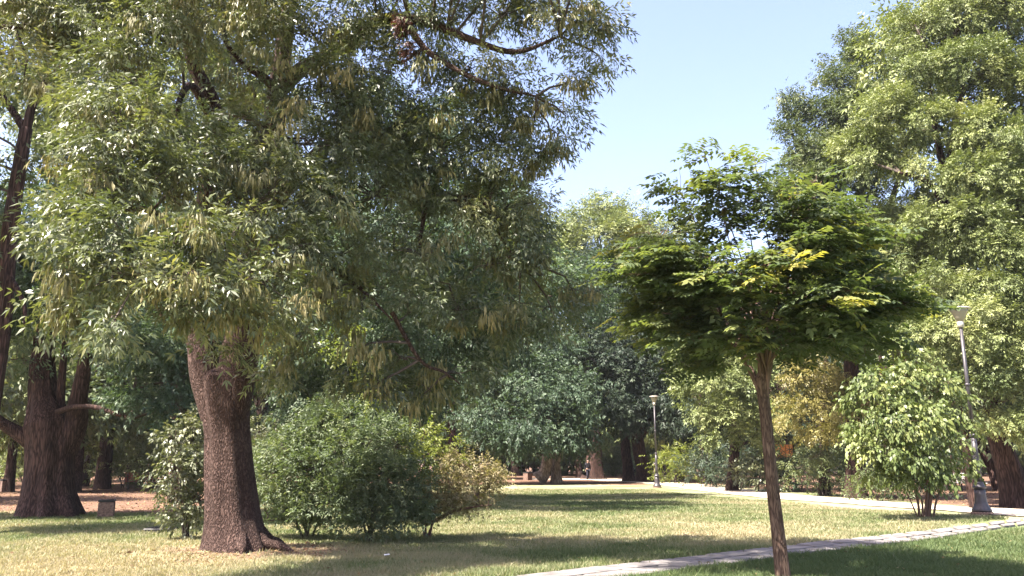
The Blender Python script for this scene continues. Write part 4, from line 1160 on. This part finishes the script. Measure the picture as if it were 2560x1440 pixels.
small_bush(1690, 60, 3.0, 2.6, 'lime', 'small lime green bush by the distant street lamp, lit by sun', 61, .4, dens=16)
small_bush(1895, 44, 2.6, 2.0, 'pale', 'low pale leaved bush left of the young trunk, beyond the sandy path', 62, .3, 'broad', dens=26)
small_bush(1965, 45, 2.6, 1.9, 'blue', 'low bluish bush under the orange panel', 63, .3, dens=26)
small_bush(2060, 39, 3.2, 2.4, 'olive', 'brownish green shrub left of the hanging leaf shrub, beyond the path', 64, .28, dens=24)
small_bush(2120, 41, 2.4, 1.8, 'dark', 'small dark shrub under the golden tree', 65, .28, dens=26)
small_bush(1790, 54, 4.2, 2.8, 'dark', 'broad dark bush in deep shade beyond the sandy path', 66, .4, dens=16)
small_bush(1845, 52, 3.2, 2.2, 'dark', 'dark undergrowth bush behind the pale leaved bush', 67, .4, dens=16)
small_bush(640, 44, 3.5, 3.6, 'pale', 'pale sunlit bush glimpsed right of the ash trunk', 68, .4, dens=14)
small_bush(310, 52, 5.0, 3.0, 'sunny', 'sunlit bush behind the red bench', 69, .42, dens=12)
small_bush(380, 46, 3.0, 3.0, 'olive', 'loose bush left of the pale leaved bush, behind the bin', 70, .38, dens=14)
small_bush(60, 60, 5.0, 3.4, 'sunny', 'sunlit bush far behind the gnarled tree, at the left', 71, .45, dens=11)
small_bush(1540, 92, 6.0, 3.6, 'olive', 'shaded bush behind the two dark trunks', 72, .6, dens=8)
small_bush(2290, 36, 3.0, 2.4, 'dark', 'dark shrub behind the hanging leaf shrub', 73, .3, dens=22)
small_bush(2200, 34, 2.4, 1.2, 'olive', 'low scrub at the sandy path edge behind the hanging leaf shrub', 74, .26, dens=26)
#@@OBJECTS
# ------------------------------------------------------------------ street lamps
M['iron'] = plain_mat('grey_painted_iron', (.05, .045, .05), .45, .2, 14, .3, .5, .1)
M['glass'] = plain_mat('frosted_lamp_bowl', (.45, .40, .32), .35, .08, 5, 0, .5, 0)
M['rim'] = plain_mat('pale_lamp_rim', (.36, .33, .29), .4, .08, 5, 0, .5, 0)
M['stone'] = plain_mat('pebbled_concrete', (.15, .10, .08), .9, .45, 26, 0, .2, .7)
M['black'] = plain_mat('dark_metal', (.02, .019, .02), .5, .3, 10, .2, .4, .1)
m, nt, out = new_mat('lamp_bowl_plastic')
pr = nt.nodes.new('ShaderNodeBsdfPrincipled'); pr.inputs['Base Color'].default_value = (.40, .36, .28, 1); pr.inputs['Roughness'].default_value = .3
tl = nt.nodes.new('ShaderNodeBsdfTranslucent'); tl.inputs[0].default_value = (.45, .40, .28, 1)
ms = nt.nodes.new('ShaderNodeMixShader'); ms.inputs[0].default_value = .45
nt.links.new(pr.outputs[0], ms.inputs[1]); nt.links.new(tl.outputs[0], ms.inputs[2]); nt.links.new(ms.outputs[0], out.inputs[0])
M['bowl'] = m


def make_lamp(loc, label):
    t = thing('street_lamp', loc, label, 'street lamp', 'street lamps along the sandy path')
    MB().lathe([(.275, -.1), (.275, .05), (.26, .07)], 28).build('plinth', M['stone'], t)
    MB().lathe([(.24, .07), (.25, .11), (.235, .15), (.19, .21), (.155, .32), (.142, .5), (.135, .68)], 28).build('base', M['iron'], t, True)
    MB().lathe([(.14, .68), (.17, .69), (.175, .73), (.14, .76), (.125, .80), (.125, .84), (.11, .86)], 28).build('collar', M['iron'], t, True)
    MB().lathe([(.105, .86), (.09, 1.2), (.072, 1.62), (.068, 2.06)], 20).build('lower_pole', M['iron'], t, True)
    MB().lathe([(.07, 2.06), (.095, 2.07), (.1, 2.1), (.095, 2.13), (.055, 2.15)], 20).build('collar', M['iron'], t, True)
    MB().lathe([(.052, 2.15), (.045, 5.12)], 16).build('upper_pole', M['iron'], t, True)
    MB().lathe([(.047, 3.45), (.065, 3.46), (.07, 3.49), (.065, 3.52), (.048, 3.53)], 16).build('collar', M['iron'], t, True)
    MB().lathe([(.05, 5.1), (.085, 5.12), (.09, 5.2), (.085, 5.27)], 20).build('neck', M['rim'], t, True)
    bowl = MB().lathe([(.088, 5.27), (.135, 5.38), (.195, 5.52), (.25, 5.62)], 32).build('bowl', M['bowl'], t, True)
    MB().lathe([(.03, 5.28), (.03, 5.36), (.045, 5.38), (.05, 5.5), (.03, 5.55), (0, 5.56)], 12).build('bulb', M['rim'], bowl, True)
    MB().lathe([(.25, 5.615), (.285, 5.62), (.295, 5.64), (.285, 5.66), (.17, 5.69), (0, 5.70)], 32).build('cap', M['rim'], t, True)
    return t


lamp = make_lamp(ground_pt(2456, 22.9), 'nearer grey iron street lamp with cone bowl, beside the hanging leaf shrub')
l2 = copy_tree(lamp); l2.location = tuple(ground_pt(1643, 52.5)); l2['label'] = 'farther grey street lamp with cone bowl, at the bend of the sandy path'


# ------------------------------------------------------------------ bins
def make_bin(loc, label, sc=1.0, rz=0.0):
    t = thing('litter_bin', loc, label, 'litter bin', 'stone litter bins in the park', rz)
    MB().box((0, 0, .22), (.42, .42, .46), 0, (0, 0), .025).build('body', M['stone'], t)
    mb = MB()
    for (x, y, sx, sy) in ((0, -.2, .44, .05), (0, .2, .44, .05), (-.2, 0, .05, .35), (.2, 0, .05, .35)):
        mb.box((x, y, .485), (sx, sy, .06), 0, (0, 0), .008)
    mb.build('rim', M['black'], t)
    MB().box((0, 0, .452), (.34, .34, .012)).build('liner', M['black'], t)
    t.scale = (sc, sc, sc)
    return t


bn = make_bin(ground_pt(264, 24.2), 'square pebbled stone litter bin with dark rim, right of the gnarled tree', .97, .35)
for px, Y, lab in ((14, 44, 'litter bin at the far left edge under the small forked tree'), (1319, 72, 'distant dark litter bin left of the pale sunlit stem'), (325, 52, 'distant litter bin just left of the red bench')):
    c = copy_tree(bn); c.location = tuple(ground_pt(px, Y)); c['label'] = lab; c.scale = (1.3,) * 3; c.rotation_euler = (0, 0, .8)

# ------------------------------------------------------------------ benches
M['redwood'] = plain_mat('red_painted_wood', (.26, .05, .04), .55, .25, 12)
M['whitewood'] = plain_mat('white_painted_wood', (.72, .70, .68), .55, .1, 12)


def make_bench(loc, label, mat, rz):
    t = thing('park_bench', loc, label, 'bench', None, rz)
    mb = MB()
    for k in range(4): mb.box((0, -.18 + k * .13, .45), (1.7, .105, .035), 0, (0, 0), .006)
    mb.build('seat', mat, t)
    mb = MB()
    for k in range(4): mb.box((0, .27 + k * .035, .56 + k * .12), (1.7, .03, .095), 0, (0, 0), .006)
    mb.build('backrest', mat, t)
    for sx in (-.7, .7):
        mb = MB(); mb.box((sx, -.19, .215), (.06, .05, .43), 0, (0, 0), .006); mb.build('leg', M['black'], t)
        mb = MB(); mb.tube([(sx, .2, 0), (sx, .22, .4), (sx, .31, .62), (sx, .41, 1.0)], [.03, .03, .028, .025], 8, 3); mb.build('leg', M['black'], t)
        MB().box((sx, 0, .415), (.06, .42, .035), 0, (0, 0), .006).build('seat_rail', M['black'], t)
    return t


make_bench(ground_pt(352, 49), 'red slatted bench far off, left of the pale leaved bush', M['redwood'], R(195))
make_bench(ground_pt(2428, 45), 'white slatted bench glimpsed behind the near street lamp', M['whitewood'], R(112))

# ------------------------------------------------------------------ white post, orange panel, drain cover
wp = thing('marker_post', ground_pt(1926, 38.5), 'short white post at the sandy path edge, half hidden by the young trunk', 'post')
M['whitepaint'] = plain_mat('white_paint', (.78, .75, .70), .6, .06, 12)
MB().lathe([(.055, -.1), (.055, .5), (.05, .53), (.02, .55), (0, .552)], 14).build('shaft', M['whitepaint'], wp, True)
MB().lathe([(.08, -.02), (.08, .03), (.056, .05)], 14).build('foot', M['stone'], wp, True)

M['orange'] = plain_mat('orange_paint', (.72, .25, .045), .5, .15, 8)
op = thing('orange_panel', ground_pt(1966, 48), 'bright orange panel on posts, half hidden among shrubs behind the young trunk', 'panel', None, .15)
MB().box((0, 0, 2.16), (1.05, .05, .72), 0, (0, 0), .01).build('board', M['orange'], op)
for sx in (-.62, .62):
    MB().box((sx, .03, 1.28), (.09, .09, 2.56), 0, (0, 0), .01).build('post', M['bark_dark'], op)
for k in (-.25, .1, .33):
    MB().box((k, -.035, 2.16), (.02, .015, .68), 0, (.0, 0)).build('batten', M['bark_dark'], op)

dc = thing('drain_cover', ground_pt(402, 19.2), 'small dark drain cover set in the grass left of the pale leaved bush', 'drain cover')
MB().box((0, 0, .03), (.62, .45, .09), 0, (0, 0), .02).build('frame', M['black'], dc)
mb = MB()
for k in range(7): mb.box((-.24 + k * .08, 0, .082), (.045, .36, .02))
mb.build('grate', M['black'], dc)

ps = MB()
for i, (x, y, rz_) in enumerate(((0, 0, .2),)):
    ps.box((x, y, .02), (.09, .055, .012), .3, (.08, .1), .004)
o = ps.build('paper_scrap', M['whitewood']); o.location = tuple(ground_pt(967, 14.25) + np.array([0, 0, .03]))
tag(o, 'scrap of white paper lying on the shaded lawn right of the ash', 'paper')

# ------------------------------------------------------------------ the walking person
def skin(name, joints, edges, mat, parent, sub=2):
    names = list(joints)
    me = bpy.data.meshes.new(name)
    me.from_pydata([joints[n][0] for n in names], [(names.index(a), names.index(b)) for a, b in edges], [])
    o = link(name, me, parent)
    md = o.modifiers.new('skin', 'SKIN')
    for i, n in enumerate(names):
        r_ = joints[n][1]
        sv = me.skin_vertices[0].data[i]
        sv.radius = r_ if isinstance(r_, tuple) else (r_, r_)
        sv.use_root = (i == 0)
    s = o.modifiers.new('sub', 'SUBSURF'); s.levels = sub; s.render_levels = sub
    md.use_smooth_shade = True
    me.materials.append(mat)
    return o


M['skin'] = plain_mat('skin', (.42, .26, .19), .55, .06, 10)
M['coat'] = plain_mat('dark_cloth', (.018, .017, .026), .85, .3, 18)
M['trouser'] = plain_mat('dark_blue_cloth', (.022, .022, .038), .85, .3, 18)
M['greyhair'] = plain_mat('grey_hair', (.30, .27, .25), .8, .25, 30)
pe = thing('person', ground_pt(1470, 71), 'person in dark clothes walking on the far path, arms at the sides', 'person', None, R(20))
body = {'pelvis': ((0, 0, .95), (.15, .10)), 'waist': ((0, 0, 1.1), (.14, .10)), 'chest': ((0, .01, 1.32), (.17, .115)), 'neck0': ((0, 0, 1.47), .06), 'neck': ((0, -.01, 1.53), .052), 'head': ((0, -.03, 1.60), .085), 'crown': ((0, -.025, 1.68), .07),
        'shl': ((-.18, .01, 1.42), .06), 'ell': ((-.25, .03, 1.14), .045), 'wrl': ((-.24, -.06, .9), .03), 'hal': ((-.235, -.08, .82), (.03, .02)),
        'shr': ((.18, .01, 1.42), .06), 'elr': ((.25, .06, 1.15), .045), 'wrr': ((.25, .06, .9), .03), 'har': ((.25, .06, .82), (.03, .02)),
        'hil': ((-.09, 0, .88), .09), 'knl': ((-.09, -.12, .5), .06), 'anl': ((-.09, -.02, .1), .045), 'tol': ((-.09, -.2, .04), .035),
        'hir': ((.09, 0, .88), .09), 'knr': ((.09, .04, .5), .06), 'anr': ((.09, .22, .14), .045), 'tor': ((.09, .1, .04), .035)}
be = [('pelvis', 'waist'), ('waist', 'chest'), ('chest', 'neck0'), ('neck0', 'neck'), ('neck', 'head'), ('head', 'crown'), ('chest', 'shl'), ('shl', 'ell'), ('ell', 'wrl'), ('wrl', 'hal'), ('chest', 'shr'), ('shr', 'elr'), ('elr', 'wrr'), ('wrr', 'har'),
      ('pelvis', 'hil'), ('hil', 'knl'), ('knl', 'anl'), ('anl', 'tol'), ('pelvis', 'hir'), ('hir', 'knr'), ('knr', 'anr'), ('anr', 'tor')]
skin('body', body, be, M['skin'], pe)
jk = {n: (body[n][0], tuple(x + .018 for x in body[n][1]) if isinstance(body[n][1], tuple) else body[n][1] + .016) for n in ('pelvis', 'waist', 'chest', 'neck0', 'shl', 'ell', 'wrl', 'shr', 'elr', 'wrr')}
skin('jacket', jk, [e for e in be if e[0] in jk and e[1] in jk], M['coat'], pe)
tr_ = {n: (body[n][0], tuple(x + .016 for x in body[n][1]) if isinstance(body[n][1], tuple) else body[n][1] + .016) for n in ('pelvis', 'hil', 'knl', 'anl', 'hir', 'knr', 'anr')}
skin('trousers', tr_, [e for e in be if e[0] in tr_ and e[1] in tr_], M['trouser'], pe)
skin('hair', {'a': ((0, .0, 1.63), .085), 'b': ((0, -.01, 1.69), .075)}, [('a', 'b')], M['greyhair'], pe)
for sx, s_ in ((-.09, ((-.09, -.02, .05), (-.09, -.2, .04))), (.09, ((.09, .22, .09), (.09, .1, .04)))):
    skin('shoe', {'h': (s_[0], (.048, .045)), 't': (s_[1], (.045, .035))}, [('h', 't')], M['black'], pe)
for sx in (-1, 1):
    hp = body['hal' if sx < 0 else 'har'][0]
    for k in range(4):
        x = hp[0] + (k - 1.5) * .017
        skin('finger', {'a': ((hp[0], hp[1] + (k - 1.5) * .017, hp[2] - .03), .009), 'b': ((hp[0], hp[1] + (k - 1.5) * .018 - .01, hp[2] - .09 + .006 * abs(k - 1.5)), .007)}, [('a', 'b')], M['skin'], pe, 1)

#@@HAZE
def haze(density):
    x0, x1, y0, y1, z0, z1 = -610, 610, -210, 910, -1.5, 36
    mb = MB().box(((x0 + x1) / 2, (y0 + y1) / 2, (z0 + z1) / 2), (x1 - x0, y1 - y0, z1 - z0))
    m, nt, out = new_mat('thin_haze')
    pv = nt.nodes.new('ShaderNodeVolumePrincipled')
    pv.inputs['Color'].default_value = (.86, .91, 1, 1); pv.inputs['Density'].default_value = density
    pv.inputs['Anisotropy'].default_value = .3
    nt.links.new(pv.outputs[0], out.inputs['Volume'])
    tag(mb.build('haze', m), 'thin bluish summer haze between the trees', 'haze', kind='stuff')


haze(.0002)
#@@LIGHT
# ------------------------------------------------------------------ light
SUN_EL = R(57)
SUN_DIR = np.array([-1.0, -.6, 0]); SUN_DIR /= np.linalg.norm(SUN_DIR)      # towards the sun, on the ground
v = Vector((SUN_DIR[0] * math.cos(SUN_EL), SUN_DIR[1] * math.cos(SUN_EL), math.sin(SUN_EL)))
ld = bpy.data.lights.new('sun', 'SUN'); ld.energy = 5.0; ld.angle = R(.53); ld.color = (1.0, .92, .80)
lo = bpy.data.objects.new('sun', ld); C.objects.link(lo)
lo.rotation_euler = v.to_track_quat('Z', 'Y').to_euler()
w = bpy.data.worlds.new('World'); scene.world = w; w.use_nodes = True
nt = w.node_tree; nt.nodes.clear()
ow = nt.nodes.new('ShaderNodeOutputWorld'); bgn = nt.nodes.new('ShaderNodeBackground'); sk = nt.nodes.new('ShaderNodeTexSky')
sk.sky_type = 'NISHITA'; sk.sun_disc = False; sk.sun_elevation = SUN_EL
sk.sun_rotation = math.atan2(SUN_DIR[0], SUN_DIR[1])
sk.air_density = 1.0; sk.dust_density = 2.2; sk.ozone_density = 2.0
bgn.inputs[1].default_value = .088
wb = nt.nodes.new('ShaderNodeMix'); wb.data_type = 'RGBA'; wb.blend_type = 'MULTIPLY'; wb.inputs[0].default_value = 1
wb.inputs[7].default_value = (1.15, .97, .96, 1)          # white balance of the sky light
nt.links.new(sk.outputs[0], wb.inputs[6]); nt.links.new(wb.outputs[2], bgn.inputs[0]); nt.links.new(bgn.outputs[0], ow.inputs[0])
scene.view_settings.view_transform = 'Standard'; scene.view_settings.look = 'None'
scene.view_settings.exposure = 2.48; scene.view_settings.gamma = 1.0
scene.render.engine = 'CYCLES'
cy = scene.cycles
cy.use_denoising = True
cy.max_bounces = 8; cy.diffuse_bounces = 2; cy.glossy_bounces = 2; cy.transmission_bounces = 4
cy.use_adaptive_sampling = True
